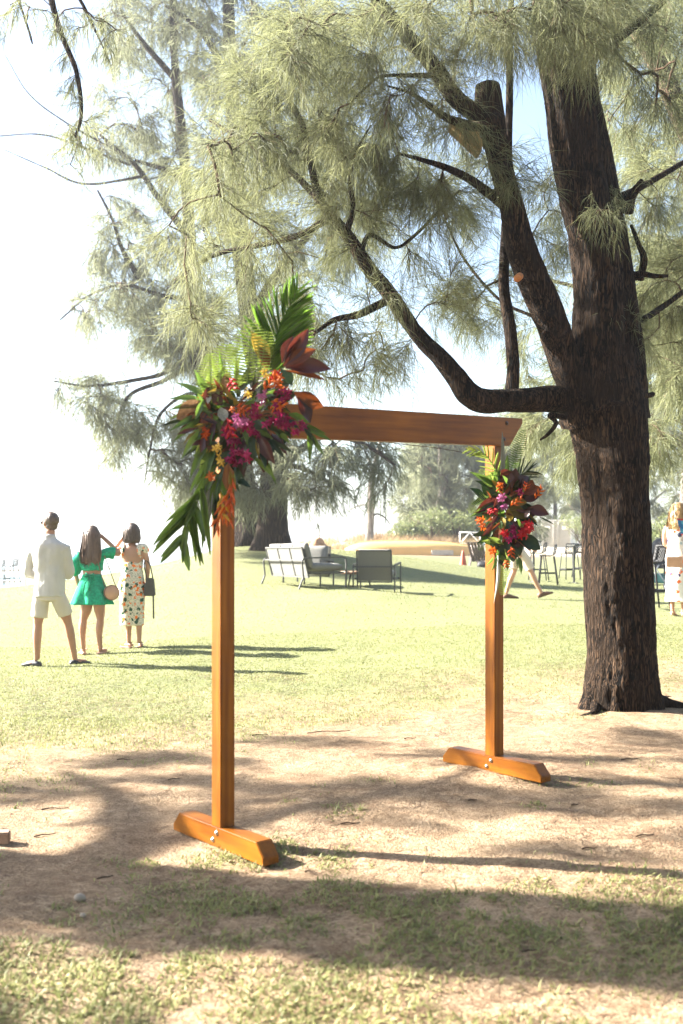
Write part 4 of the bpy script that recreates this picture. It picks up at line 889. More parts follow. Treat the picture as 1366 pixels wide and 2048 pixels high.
# filling leaves in the heart: dark and deep behind, narrow ones in front
def fill(fn, cx_, cy_, rx, ry, n, d0, ln, wd, pal):
    for _ in range(n):
        a = g.uniform(0, 6.28); r_ = math.sqrt(g.random()); zx = cx_+rx*r_*math.cos(a); zy = cy_+ry*r_*math.sin(a); L_ = g.uniform(*ln)
        dx, dy = nrm(np.array((math.cos(a)*rx/ry*.7+g.normal(0, .55), math.sin(a)+.25+g.normal(0, .55)))); dd = d0+g.uniform(-.04, .05)
        fn([ti_leaf, strap_leaf, strap_leaf, broad][g.integers(4)], pal[g.integers(len(pal))], (zx, zy), (zx+dx*L_, zy+dy*L_), g.uniform(*wd), dd, dd-.03)
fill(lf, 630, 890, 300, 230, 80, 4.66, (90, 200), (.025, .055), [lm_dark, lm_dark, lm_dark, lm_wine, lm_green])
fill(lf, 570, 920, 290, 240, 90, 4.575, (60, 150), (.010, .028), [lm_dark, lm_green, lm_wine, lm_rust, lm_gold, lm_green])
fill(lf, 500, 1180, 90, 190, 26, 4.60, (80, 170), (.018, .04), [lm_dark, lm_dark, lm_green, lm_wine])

# smaller spray half way up the far post (zoom frame: 900+.2149*x, 780+.2149*y)
def AZ2(zx, zy, d=5.98): return P(900+.2149*zx, 780+.2149*zy, d)
F1 = AZ2(500, 1100, 6.08)
fb = empty('floral_arrangement', F1, 0, 'smaller spray of ferns, croton leaves and magenta flowers tied half way up the post', 'flowers')
def lg(me, mat, a, b_, wid, d0=5.97, d1=5.93, nz=None, name='leaf'):
    n_ = back+g.normal(0, .35, 3) if nz is None else np.array(nz, float)
    return put(name, me, mat, fb, AZ2(a[0], a[1], d0), AZ2(b_[0], b_[1], d1), n_, wid, F1)
lg(sword, lm_grey, (480, 800), (488, 385), .030, 5.99, 5.98, (.3, -1, .1)); lg(sword, lm_green, (520, 800), (535, 600), .035, 6.0, 6.0, (0, -1, .1))
for a, b_, w, m in [((560,760),(690,370),.27,lm_green),((600,740),(640,500),.2,lm_green),((430,960),(180,1100),.3,lm_lime),((420,900),(300,740),.2,lm_lime),((480,1560),(500,1900),.24,lm_lime),((420,1300),(270,1470),.22,lm_green),((400,1150),(280,1330),.2,lm_green),((560,1500),(640,1640),.2,lm_green)]:
    lg(fern, m, a, b_, w, 6.0, 5.97, (0, -1, .3), 'fern_frond')
palm_frond(fb, F1, [AZ2(470, 840, 6.0), AZ2(400, 700, 6.0), AZ2(310, 590, 6.0), AZ2(180, 560, 6.0)], 18, .09, .06, .012, lm_lime, (0, -1, .3), 45, .15, g=g)
palm_frond(fb, F1, [AZ2(600, 840, 6.0), AZ2(660, 790, 6.0), AZ2(740, 750, 6.0)], 10, .13, .08, .01, lm_dark, (0, -1, .3), 40, .1, g=g)
for a, b_, w, m in [((420,890),(175,745),.04,lm_green),((400,880),(260,790),.03,lm_green),((430,900),(380,760),.035,lm_lime),((420,1060),(180,1180),.04,lm_green),((440,1100),(220,1150),.035,lm_wine),((690,900),(755,780),.04,lm_dark),((430,1560),(390,1700),.02,lm_green),((440,1540),(435,2000),.016,lm_grey),((400,1560),(340,1640),.02,lm_green),((640,1560),(670,1720),.03,lm_green),((600,1540),(640,1680),.025,lm_green)]:
    lg(strap_leaf, m, a, b_, w)
for a, b_, w, m in [((470,840),(600,790),.13,lm_wine),((520,900),(560,760),.09,lm_wine),((460,1010),(240,1130),.07,lm_wine),((470,1020),(360,1150),.075,lm_wine),((640,960),(870,900),.07,lm_rust),((680,1040),(850,960),.06,lm_wine),((720,1100),(935,1150),.075,lm_wine),((640,880),(720,800),.08,lm_wine),((700,960),(780,840),.08,lm_rust),((560,1040),(720,1040),.06,lm_gold),((560,1080),(720,1200),.07,lm_gold),((540,1100),(560,1240),.06,lm_gold),((600,1060),(640,1000),.05,lm_gold),
        ((480,1180),(500,1290),.05,lm_gold),((640,1360),(860,1480),.09,lm_dark),((600,1380),(780,1490),.08,lm_rust),((520,1400),(520,1560),.08,lm_dark),((560,1440),(600,1600),.08,lm_dark),((460,1240),(430,1400),.06,lm_rust),((430,1180),(400,1330),.05,lm_dark),((500,1480),(470,1620),.06,lm_dark),((830,1180),(975,1250),.012,lm_dark),((700,1140),(830,1240),.014,lm_gold)]:
    lg([ti_leaf, broad][g.integers(2)], m, a, b_, w)
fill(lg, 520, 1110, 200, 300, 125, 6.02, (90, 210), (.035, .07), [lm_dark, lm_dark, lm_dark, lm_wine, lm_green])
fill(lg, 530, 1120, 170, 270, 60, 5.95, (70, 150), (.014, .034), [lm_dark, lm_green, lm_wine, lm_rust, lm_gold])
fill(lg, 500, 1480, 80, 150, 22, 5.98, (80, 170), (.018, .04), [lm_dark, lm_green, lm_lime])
blossoms(fb, F1, AZ2, [(490,1010,30,4),(500,1080,30,3)], orchid, fl_pink, .026, 'orchid_flower', 5.9)
blossoms(fb, F1, AZ2, [(590,1290,30,5),(590,1350,30,5),(545,1390,20,3),(660,960,40,4)], orchid, fl_mag, .024, 'orchid_flower', 5.9)
blossoms(fb, F1, AZ2, [(720,1270,50,9),(680,1340,50,8),(740,1260,30,4),(500,1330,25,4)], orchid, fl_red, .028, 'blossom', 5.9)
blossoms(fb, F1, AZ2, [(280,1220,30,4),(300,1270,30,3),(400,1500,30,4),(470,890,20,3)], orchid, fl_oran, .024, 'blossom', 5.9)
for a, b_, m in [((470,860),(460,960),fl_oran),((560,1080),(680,1010),fl_oran),((700,940),(720,860),fl_oran),((790,1010),(865,905),fl_oran),((570,1460),(570,1560),fl_oran),((510,1580),(540,1660),fl_oran),((350,1110),(400,1150),fl_red),((420,1100),(410,1160),fl_red)]:
    lg(helic, m, a, b_, .12, 5.9, 5.88, None, 'heliconia_flower')
# ------------------------------------------------------------------ people
skin_a = plain('skin_tan', (.38, .19, .115), .5, .12, 8); skin_b = plain('skin_fair', (.44, .24, .155), .5, .1, 8)
def hair_mat(name, a, b_):
    m, n, l, b = base_mat(name); f = noise(n, l, coords(n, l, (1, 1, .06)), 90, 4, .7)
    l.new(ramp(n, l, f, [(.3, a), (.7, b_)]), b.inputs['Base Color']); b.inputs['Roughness'].default_value = .42
    l.new(bump(n, l, f, .6, .006), b.inputs['Normal']); return m
def cloth(name, c, var=.06, scale=30, trans=0.):
    if trans: return leafy(name, [k*(1-var) for k in c], [min(.95, k*(1+var)) for k in c], trans, .8, scale, rnd=False, gloss=.1)
    return plain(name, c, .85, var, scale, .25, spec=.15)
def floral_mat(name, ground_c, cols, dots=None, sc=13, size=.36):
    m, n, l, b = base_mat(name); v = coords(n, l); col = mixc(n, l, 0., ground_c, ground_c)
    if dots:
        vo = n.new('ShaderNodeTexVoronoi'); vo.inputs['Scale'].default_value = 75; l.new(v, vo.inputs['Vector'])
        col = mixc(n, l, ramp(n, l, vo.outputs['Distance'], [(.30, (1, 1, 1)), (.38, (0, 0, 0))]), ground_c, dots)
    wob = n.new('ShaderNodeTexNoise'); wob.inputs['Scale'].default_value = 45; l.new(v, wob.inputs['Vector'])
    vv = mixc(n, l, .055, v, wob.outputs['Color'], 'ADD')
    for k, c in enumerate(cols):
        vo = n.new('ShaderNodeTexVoronoi'); vo.inputs['Scale'].default_value = sc*(1+.17*k); mp = n.new('ShaderNodeMapping'); mp.inputs['Location'].default_value = (k*3.3, k*1.7, k*2.1)
        l.new(vv, mp.inputs[0]); l.new(mp.outputs[0], vo.inputs['Vector'])
        sx = n.new('ShaderNodeSeparateColor'); l.new(vo.outputs['Color'], sx.inputs[0])
        gt = n.new('ShaderNodeMath'); gt.operation = 'GREATER_THAN'; gt.inputs[1].default_value = .42; l.new(sx.outputs[k % 3], gt.inputs[0])
        lt = n.new('ShaderNodeMath'); lt.operation = 'LESS_THAN'; lt.inputs[1].default_value = size; l.new(vo.outputs['Distance'], lt.inputs[0])
        mu = n.new('ShaderNodeMath'); mu.operation = 'MULTIPLY'; l.new(gt.outputs[0], mu.inputs[0]); l.new(lt.outputs[0], mu.inputs[1])
        col = mixc(n, l, mu.outputs[0], col, c)
    l.new(col, b.inputs['Base Color']); b.inputs['Roughness'].default_value = .85; b.inputs['Specular IOR Level'].default_value = .1; return m
hair_brown = hair_mat('hair_brown', (.05, .028, .017), (.17, .10, .062)); hair_dark = hair_mat('hair_dark', (.045, .028, .02), (.13, .085, .06)); hair_blond = hair_mat('hair_blond', (.28, .15, .06), (.62, .42, .20))
def hand(mb, w, d, palm_n, s=1, curl=.5):
    """palm and five fingers; w wrist, d pointing direction, palm_n the palm's facing"""
    w = np.array(w, float); d = nrm(d); pn = nrm(np.array(palm_n, float)-d*(np.array(palm_n, float) @ d)); sd = np.cross(d, pn)
    mb.tube([w, w+d*.045, w+d*.088], [.026, .040, .036], 10, True, 0, .45) if False else mb.tube([w-d*.01, w+d*.04, w+d*.085], [.023, .03, .032], 10)
    for k, ln in enumerate((.068, .078, .073, .058)):
        o = w+d*.08+sd*s*(.027-.018*k); a = o+d*ln*.5+pn*curl*.012; e = a+nrm(d+pn*curl*1.1)*ln*.55
        mb.tube([o-d*.02, a, e], [.0098, .009, .007], 7)
    o = w+d*.028+sd*s*.026; mb.tube([o, o+nrm(sd*s+d*.5)*.035, o+nrm(sd*s+d*.5)*.035+nrm(d+pn*.4)*.03], [.013, .011, .008], 7)
def head(mb, c, yaw, tilt_=0, s=1.0):
    """skull, jaw, nose, ears; faces +y turned by yaw"""
    c = np.array(c, float); Rm = np.array((Matrix.Rotation(yaw, 3, 'Z') @ Matrix.Rotation(tilt_, 3, 'X')))
    def q(p): return c+Rm @ (np.array(p)*s)
    e = (tilt_, 0, yaw)
    mb.ell(q((0, -.012, .025)), np.array((.077, .096, .092))*s, 16, 12, e); mb.ell(q((0, .03, -.045)), np.array((.058, .062, .07))*s, 14, 10, e); mb.ell(q((0, .062, -.088)), np.array((.026, .024, .022))*s, 10, 8, e)
    mb.tube([q((0, .085, .018)), q((0, .104, -.018)), q((0, .09, -.03))], np.array((.009, .015, .010))*s, 8)
    for k in (-1, 1): mb.ell(q((k*.078, -.005, -.008)), np.array((.012, .02, .032))*s, 8, 6, e)
    mb.ell(q((0, .083, -.056)), np.array((.024, .012, .008))*s, 8, 6, e)
    return q, e
def face_bits(root, q, e, s=1.0, glasses=False):
    dk = plain('eye_dark', (.03, .02, .015), .2, .1); lip = plain('lip_mat', (.42, .15, .13), .5, .1)
    for k in (-1, 1): mb = MB(); mb.ell(q((k*.03, .080, .012)), np.array((.014, .007, .008))*s, 8, 6, e); mb.build('eye', dk, root, True)
    mb = MB(); mb.ell(q((0, .0915, -.056)), np.array((.02, .006, .006))*s, 8, 6, e); mb.build('mouth', lip, root, True)
    if glasses:
        mb = MB()
        for k in (-1, 1): mb.tube([q((k*.03, .098, .012)), q((k*.03, .101, .012))], [.024, .024], 14); mb.tube([q((k*.055, .095, .016)), q((k*.082, .04, .016)), q((k*.082, -.02, .01))], .003, 6)
        mb.tube([q((-.012, .1, .016)), q((.012, .1, .016))], .003, 6); mb.build('sunglasses', dk, root, True)
def shoe(mb, a, yaw, L_=.27, w=.046, h=.055, pitch=0):
    """closed shoe: heel at ankle a, pointing +y rotated by yaw"""
    Rm = np.array(Matrix.Rotation(yaw, 3, 'Z') @ Matrix.Rotation(pitch, 3, 'X')); a = np.array(a, float)
    def q(p): return a+Rm @ np.array(p, float)
    mb.add([q(v) for v in _ring_shoe(L_, w, h)[0]], _ring_shoe(L_, w, h)[1])
def _ring_shoe(L_, w, h):
    V, F = [], []; n = 12; ys = [-.06, -.045, 0, .06, .12, .17, L_-.075, L_-.062]; hs = [.6, 1, 1.15, 1.1, .8, .62, .45, .25]; ws = [.5, .8, .85, .8, .95, 1.05, .7, .3]
    for y, hh, ww in zip(ys, hs, ws):
        for k in range(n):
            a = 2*math.pi*k/n; V.append((w*ww*math.cos(a), y, h*hh*.5*(1+math.sin(a)) if math.sin(a) > -.3 else 0.0))
    for i in range(len(ys)-1):
        for j in range(n): F.append((i*n+j, i*n+(j+1) % n, (i+1)*n+(j+1) % n, (i+1)*n+j))
    F.append(tuple(range(n))[::-1]); F.append(tuple(range((len(ys)-1)*n, len(ys)*n))); return V, F
def strands(parent_hair, rings_, n, mat, seed, back=(R(150), R(390)), wave=.006):
    """loose locks lying over a head of hair"""
    g = np.random.default_rng(seed); r_ = sorted(rings_, key=lambda q: -q[2]); z = np.array([q[2] for q in r_]); V, F = [], []
    for k in range(n):
        a = g.uniform(*back); z0 = z[0]-.02*g.random(); z1 = z[-1]+(z[0]-z[-1])*g.uniform(-.06, .35); ph = g.uniform(0, 6); m = 8; w = g.uniform(.004, .010); lift = g.uniform(.0, .009); j0 = len(V)
        for i in range(m):
            zz = z0+(z1-z0)*i/(m-1); f = lambda c: np.interp(-zz, -z, [q[c] for q in r_]); aa = a+.10*math.sin(ph+i*.7)
            p = np.array((f(0)+(f(3)+lift+wave*math.sin(ph+i))*math.cos(aa), f(1)+(f(4)+lift+wave*math.sin(ph+i))*math.sin(aa), zz)); t = np.array((-math.sin(aa), math.cos(aa), 0)); ww = w*(1-.7*(i/(m-1))**2)
            V += [p-t*ww, p+t*ww+np.array((math.cos(aa), math.sin(aa), 0))*.003]
        for i in range(m-1): F.append((j0+2*i, j0+2*i+1, j0+2*i+3, j0+2*i+2))
    mb = MB(); mb.add(V, F); o = mb.build('hair_locks', mat, parent_hair, True, recalc=False); o['kind'] = 'stuff'; return o
def person_root(px, d, label, rz=0, dx=0):
    x = (px-CX)/FPX*d; z = hz(x, d); o = empty('person', (x, d, z), rz, label, 'person', 'wedding guests'); return o

# -- man in white shirt, arms folded, looking out to sea
man = person_root(99, 11.8, 'man in white shirt and pale shorts standing with arms folded, legs apart')
b = MB(); b.rings([(0,0,.80,.13,.10),(0,0,.88,.165,.12),(0,0,.98,.155,.115),(0,0,1.12,.155,.115),(0,0,1.26,.18,.125),(0,-.005,1.36,.195,.115),(0,-.01,1.43,.15,.09),(0,-.01,1.48,.07,.065)], 22)
b.tube([(0,-.012,1.44),(0,0,1.52),(0,.01,1.60)], [.07,.066,.064], 12)
q, e = head(b, (0, .015, 1.682), R(50), 0, 1.06)
for s, pts in ((-1, [(-.085,0,.9),(-.12,.0,.66),(-.135,-.01,.49),(-.14,-.02,.3),(-.145,-.01,.075)]), (1, [(.085,0,.9),(.145,.06,.68),(.19,.10,.50),(.225,.12,.31),(.255,.16,.075)])):
    b.tube(catmull(pts, 4), np.interp(np.linspace(0, 1, 17), [0, .3, .5, .66, .85, 1], [.085, .075, .052, .056, .042, .035]), 12)
b.tube(catmull([(-.18,0,1.40),(-.24,.02,1.25),(-.262,.06,1.09),(-.14,.20,1.11),(-.0,.22,1.14)], 5), np.linspace(.05, .03, 21), 10); hand(b, (-.0,.22,1.14), (.9,.05,.2), (0,-1,.2), 1)
b.tube(catmull([(.18,0,1.40),(.205,.02,1.25),(.215,.07,1.09),(.10,.2,1.13),(-.02,.25,1.18)], 5), np.linspace(.05, .03, 21), 10); hand(b, (-.02,.25,1.18), (-.9,.0,.2), (0,-1,.1), -1)
for a_, yw in (((-.145,-.02,.03), R(70)), ((.255,.15,.03), R(-62))): b.ell((a_[0]-math.sin(yw)*.06, a_[1]+math.cos(yw)*.06, .035), (.04,.1,.03), 10, 8, (0,0,yw))
fuse('body', b, skin_a, man, .0105, 3)
face_bits(man, q, e, glasses=True)
b = MB(); b.ell(q((0,-.02,.04)), (.093,.113,.098), 18, 14, e); b.ell(q((0,.03,.09)), (.066,.06,.036), 12, 8, e); b.ell(q((0,-.035,-.03)), (.076,.068,.055), 12, 8, e); fuse('hair', b, hair_dark, man, .008, 1, .006, 40)
b = MB(); b.rings([(0,0,.815,.19,.15),(0,0,.90,.184,.144),(0,0,1.0,.175,.134),(0,0,1.12,.178,.134),(0,0,1.26,.20,.14),(0,-.005,1.37,.215,.13),(0,-.01,1.435,.20,.115),(0,-.01,1.475,.14,.095),(0,-.008,1.51,.078,.076),(0,-.006,1.55,.07,.07)], 26)
b.tube(catmull([(-.165,0,1.405),(-.24,.02,1.25),(-.262,.06,1.085),(-.15,.20,1.11),(-.03,.22,1.135)], 5), np.linspace(.072, .045, 21), 14)
b.tube(catmull([(.165,0,1.405),(.205,.02,1.25),(.215,.07,1.085),(.11,.2,1.125),(.0,.245,1.165)], 5), np.linspace(.072, .045, 21), 14)
fuse('shirt', b, cloth('shirt_white', (.50, .48, .46), .05, 6), man, .011, 3, .020, 9, 3)
b = MB(); b.rings([(0,0,.78,.165,.125),(0,0,.86,.158,.118),(0,0,.92,.15,.11)], 22)
b.tube([(-.085,0,.84),(-.105,0,.72),(-.12,-.005,.575)], [.098,.098,.092], 18); b.tube([(.085,0,.84),(.125,.035,.74),(.165,.08,.60)], [.098,.098,.092], 18)
fuse('shorts', b, cloth('shorts_cream', (.54, .49, .42), .06, 6), man, .011, 3, .013, 10, 5)
for a_, yw in (((-.145,-.02,.0), R(70)), ((.255,.15,.0), R(-62))): b = MB(); shoe(b, a_, yw); b.build('shoe', plain('shoe_navy', (.02, .022, .03), .5, .2), man, True)

# -- woman in green, shading her eyes
wg = person_root(184, 13.1, 'woman in green lace two-piece dress raising one hand to her eyes')
b = MB(); b.rings([(0,0,.76,.12,.10),(0,0,.85,.165,.12),(0,0,.95,.14,.105),(0,0,1.03,.115,.088),(0,0,1.12,.125,.095),(0,0,1.22,.145,.10),(0,-.005,1.30,.165,.09),(0,-.01,1.35,.12,.075),(0,-.01,1.40,.055,.05)], 22)
b.tube([(0,-.01,1.36),(0,0,1.43),(0,.005,1.49)], [.05,.045,.045], 12); q, e = head(b, (0, .01, 1.565), R(-6), R(6), .94)
for s, fx in ((-1, -.11), (1, .11)):
    b.tube(catmull([(s*.075,0,.85),(s*.085+.01,.01,.62),(fx,.0,.46),(fx-.01,-.02,.3),(fx,-.01,.07)], 4), np.interp(np.linspace(0, 1, 17), [0, .3, .5, .66, .85, 1], [.085, .076, .05, .053, .038, .032]), 12)
b.tube(catmull([(-.165,0,1.32),(-.205,.01,1.18),(-.215,.03,1.03),(-.18,.06,.85)], 5), np.linspace(.044, .026, 16), 10); hand(b, (-.18,.06,.85), (.1,.1,-1), (1,0,0), -1)
b.tube(catmull([(.165,0,1.32),(.26,.05,1.33),(.335,.09,1.32),(.23,.09,1.43),(.10,.12,1.545)], 5), np.linspace(.044, .026, 21), 10); hand(b, (.10,.12,1.545), (-.85,.1,.45), (0,-.2,-1), 1, .2)
for s in (-1, 1): b.ell((s*.11+s*.02, .05, .045), (.034,.10,.024), 10, 8, (0, 0, R(-s*25)))
fuse('body', b, skin_a, wg, .009, 3); face_bits(wg, q, e, .94)
b = MB(); b.ell((0,-.005,1.59), (.09,.105,.098), 16, 12); b.rings([(-.005,-.065,1.15,.06,.022),(-.005,-.078,1.20,.12,.038),(-.003,-.078,1.30,.13,.052),(0,-.06,1.42,.118,.066),(0,-.035,1.54,.105,.088),(0,-.02,1.62,.08,.08)], 22)
hh = fuse('hair', b, hair_brown, wg, .008, 2, .012, 26, 4); strands(hh, [(-.005,-.075,1.15,.07,.03),(-.005,-.078,1.20,.12,.040),(-.003,-.078,1.30,.13,.054),(0,-.06,1.42,.118,.068),(0,-.035,1.54,.106,.09),(0,-.015,1.62,.088,.092),(0,-.005,1.675,.04,.045)], 170, hair_brown, 3)
green = cloth('green_lace', (.012, .30, .16), .35, 34)
b = MB(); b.rings([(0,0,1.095,.142,.11),(0,0,1.14,.144,.112),(0,0,1.22,.156,.112),(0,-.005,1.29,.172,.102),(0,-.01,1.345,.13,.086),(0,-.01,1.365,.09,.075)], 24)
b.tube(catmull([(-.14,0,1.31),(-.205,.01,1.22),(-.225,.02,1.10),(-.222,.03,1.04)], 5), [.06,.062,.066,.07,.075,.079,.082,.084,.085,.085,.084,.082,.08,.074,.07,.066], 14)
b.tube(catmull([(.14,0,1.31),(.22,.03,1.325),(.275,.06,1.315)], 6), np.linspace(.062, .082, 13), 14)
fuse('top', b, green, wg, .010, 2, .016, 14, 6)
b = MB(); n_ = 48; aa = np.linspace(0, 2*np.pi, n_, endpoint=False); V = []
for z, rx, ry, fl in ((1.05,.118,.092,0),(1.02,.128,.1,.01),(.94,.165,.13,.02),(.85,.20,.165,.04),(.76,.235,.20,.07),(.68,.262,.225,.09),(.655,.27,.232,.10)):
    w = 1+fl*np.sin(aa*9+z*4)+fl*.6*np.sin(aa*5+1); V.append(np.stack([rx*w*np.cos(aa), ry*w*np.sin(aa), np.full(n_, z)], -1))
m_ = len(V); b.add(np.vstack(V), [(i*n_+j, i*n_+(j+1) % n_, (i+1)*n_+(j+1) % n_, (i+1)*n_+j) for i in range(m_-1) for j in range(n_)])
sk = b.build('skirt', green, wg, True); md = sk.modifiers.new('t', 'SOLIDIFY'); md.thickness = .006
b = MB(); b.tube([(.0,-.11,1.03),(-.05,-.125,1.06),(-.07,-.12,1.02),(0,-.12,1.02)], [.012,.026,.022,.01], 8, True, 0, .5); b.tube([(.0,-.11,1.03),(.05,-.125,1.055),(.06,-.12,1.02),(0,-.12,1.02)], [.012,.024,.02,.01], 8, True, 0, .5)
b.tube([(-.01,-.12,1.02),(-.05,-.17,.93),(-.07,-.20,.80)], [.012,.022,.03], 8, True, 0, .35); b.tube([(.01,-.12,1.02),(.02,-.16,.94),(.0,-.19,.84)], [.012,.02,.026], 8, True, 0, .35)
b.build('sash_bow', green, wg, True)
tan = plain('tan_leather', (.52, .30, .20), .55, .15, 10); brownl = plain('brown_leather', (.16, .08, .045), .55, .2, 10)
for s in (-1, 1):
    b = MB(); V, F = _ring_shoe(.25, .04, .032); Rm = np.array(Matrix.Rotation(R(-s*25), 3, 'Z')); b.add(np.array(V) @ Rm.T+np.array((s*.11, 0, 0)), F); b.tube([(s*.11-.035,.02,.06),(s*.11,.05,.075),(s*.11+.04,.02,.06),(s*.11,-.045,.06),(s*.11-.035,.02,.06)], .007, 6); b.build('sandal', tan, wg, True)
bag = empty('handbag', tuple(np.array(wg.location)+np.array((.265, -.06, .76))), 0, 'round tan shoulder bag hanging beside the green skirt', 'bag')
b = MB(); an = np.linspace(0, 2*np.pi, 26, endpoint=False); Rz = np.array(Matrix.Rotation(R(25), 3, 'Z'))
for y0, y1, r0 in ((-.04, .04, .095),): b.tube([(0,y0,.05),(0,y0+.008,.05),(0,y1-.008,.05),(0,y1,.05)], [r0*.94, r0, r0, r0*.94], 26)
b.V = [v @ Rz.T for v in b.V]; b.build('bag_body', tan, bag, True)
b = MB(); ring = [Rz @ np.array((.097*math.cos(t), -.041, .05+.097*math.sin(t))) for t in np.linspace(0, 2*np.pi, 27)]; b.tube(ring, .0045, 6, False); b.build('piping', brownl, bag, True)
b = MB(); b.tube(catmull([(-.08,.02,.11),(-.14,-.03,.35),(-.17,-.05,.55),(-.15,.04,.62)], 6), .006, 6); b.tube(catmull([(.06,.02,.12),(-.02,.0,.35),(-.11,.02,.58)], 6), .006, 6); b.build('strap', brownl, bag, True)

# -- woman in floral midi dress
wf = person_root(264, 13.4, 'woman with brown bob in backless cream floral midi dress')
b = MB(); b.rings([(0,0,.76,.12,.10),(0,0,.84,.16,.12),(0,0,.95,.14,.105),(0,0,1.04,.12,.09),(0,0,1.14,.135,.095),(0,0,1.24,.155,.098),(0,-.005,1.31,.16,.085),(0,-.01,1.35,.11,.07),(0,-.01,1.39,.055,.05)], 22)
b.tube([(0,-.01,1.35),(0,0,1.42),(0,.005,1.48)], [.05,.045,.045], 12); q, e = head(b, (.0, .01, 1.55), R(30), R(4), .93)
for s, fx in ((-1, -.04), (1, .10)):
    b.tube(catmull([(s*.075,0,.85),(s*.075,.01,.62),(fx,.0,.46),(fx,-.02,.3),(fx,-.01,.07)], 4), np.interp(np.linspace(0, 1, 17), [0, .3, .5, .66, .85, 1], [.085, .076, .05, .052, .036, .03]), 12)
b.tube(catmull([(.155,0,1.32),(.20,.01,1.17),(.205,.03,1.03),(.18,.10,.90)], 5), np.linspace(.044, .026, 16), 10); hand(b, (.18,.10,.90), (-.1,.3,-1), (-1,0,0), 1)
b.tube(catmull([(-.155,0,1.32),(-.24,.09,1.30),(-.28,.16,1.30),(-.22,.17,1.40),(-.13,.15,1.51)], 5), np.linspace(.042, .025, 21), 10); hand(b, (-.13,.15,1.51), (.8,.0,.5), (0,-.2,-1), -1, .2)
for s, fx in ((-1, -.04), (1, .10)): b.ell((fx+s*.01, .05, .04), (.033,.1,.024), 10, 8, (0, 0, R(-s*15+35)))
fuse('body', b, skin_b, wf, .0095, 3); face_bits(wf, q, e, .93)
b = MB(); b.ell((0,-.012,1.578), (.095,.107,.098), 16, 12); b.rings([(0,-.035,1.405,.085,.065),(0,-.035,1.44,.108,.085),(0,-.025,1.52,.105,.095),(0,-.015,1.6,.085,.085)], 22); hh = fuse('hair', b, hair_dark, wf, .008, 2, .009, 26, 9); strands(hh, [(0,-.035,1.40,.088,.068),(0,-.035,1.44,.11,.087),(0,-.025,1.52,.106,.096),(0,-.015,1.6,.092,.1),(0,-.012,1.66,.05,.055)], 120, hair_dark, 4)
fm = floral_mat('floral_cream', (.74, .68, .56), [(.03, .09, .055), (.85, .20, .03)], (.16, .15, .10), 15, .40)
b = MB(); b.rings([(0,0,.30,.16,.13),(0,.005,.40,.168,.135),(0,0,.60,.172,.135),(0,0,.84,.182,.14),(0,0,.95,.16,.125),(0,0,1.05,.135,.105),(0,.008,1.14,.146,.102),(0,.028,1.22,.152,.085)], 26)
for s in (-1, 1): b.tube(catmull([(s*.115,.02,1.20),(s*.115,-.055,1.24),(s*.10,-.07,1.32),(s*.10,-.02,1.385),(s*.10,.06,1.33),(s*.1,.085,1.2)], 5), .024, 8)
b.tube(catmull([(.11,-.03,1.37),(.165,-.01,1.34),(.20,.0,1.27)], 5), [.035,.045,.055,.06,.06,.06,.058,.055,.05,.045,.04], 10)
fuse('dress', b, fm, wf, .013, 2, .016, 9, 8)
for s, fx in ((-1, -.04), (1, .10)):
    b = MB(); V, F = _ring_shoe(.24, .038, .02); Rm = np.array(Matrix.Rotation(R(-s*15+35), 3, 'Z')); b.add(np.array(V) @ Rm.T+np.array((fx, 0, 0)), F); b.tube([(fx-.04,.0,.075),(fx,.038,.085),(fx+.04,.0,.075),(fx,-.045,.08),(fx-.04,.0,.075)], .007, 6); b.build('sandal', brownl, wf, True)
bag = empty('handbag', tuple(np.array(wf.location)+np.array((.245, -.03, .70))), 0, 'dark olive leather handbag hanging from the floral-dress woman', 'bag')
dkl = plain('olive_leather', (.05, .045, .032), .5, .2, 10)
b = MB(); b.prism([(-.075,-.06,0),(.075,-.06,0),(.05,-.05,.24),(-.05,-.05,.24)], (0,.11,0)); b.build('bag_body', dkl, bag, False, .012)
b = MB(); b.tube(catmull([(-.04,0,.24),(-.075,0,.40),(-.06,.01,.47),(0,0,.42),(.04,0,.24)], 5), .009, 6); b.build('handle', dkl, bag, True)
b = MB(); b.bar((.055,-.05,.03),(.06,-.05,-.30), .022, .006, (0,1,0)); b.build('strap', dkl, bag)

# -- walking man, hidden to the knees by the smaller floral spray
wm = person_root(1034, 18, 'walking man in pale rolled shorts and brown shoes, behind the floral post', R(-90))
# local +y is his walking direction (to the side in the picture)
b = MB(); b.rings([(0,0,.84,.15,.11),(0,0,.92,.165,.12),(0,.01,1.05,.15,.115),(0,.02,1.22,.175,.12),(0,.02,1.36,.19,.11),(0,.02,1.43,.13,.085),(0,.02,1.47,.065,.06)], 20)
b.tube([(0,.02,1.43),(0,.03,1.5),(0,.045,1.57)], [.06,.055,.054], 12); q, e = head(b, (0, .06, 1.655), 0)
b.tube(catmull([(.08,0,.9),(.09,.13,.70),(.09,.22,.52),(.09,.31,.32),(.09,.42,.105)], 4), np.interp(np.linspace(0, 1, 17), [0, .3, .5, .66, .85, 1], [.085, .075, .052, .056, .042, .035]), 12)
b.tube(catmull([(-.08,0,.9),(-.085,-.02,.70),(-.09,-.04,.50),(-.09,-.12,.30),(-.09,-.18,.09)], 4), np.interp(np.linspace(0, 1, 17), [0, .3, .5, .66, .85, 1], [.085, .075, .052, .056, .042, .035]), 12)
b.tube(catmull([(.19,.02,1.38),(.23,-.06,1.2),(.22,-.12,1.06),(.19,-.02,.88)], 5), np.linspace(.048, .028, 16), 10); hand(b, (.19,-.02,.88), (0,.4,-1), (-1,0,0), 1)
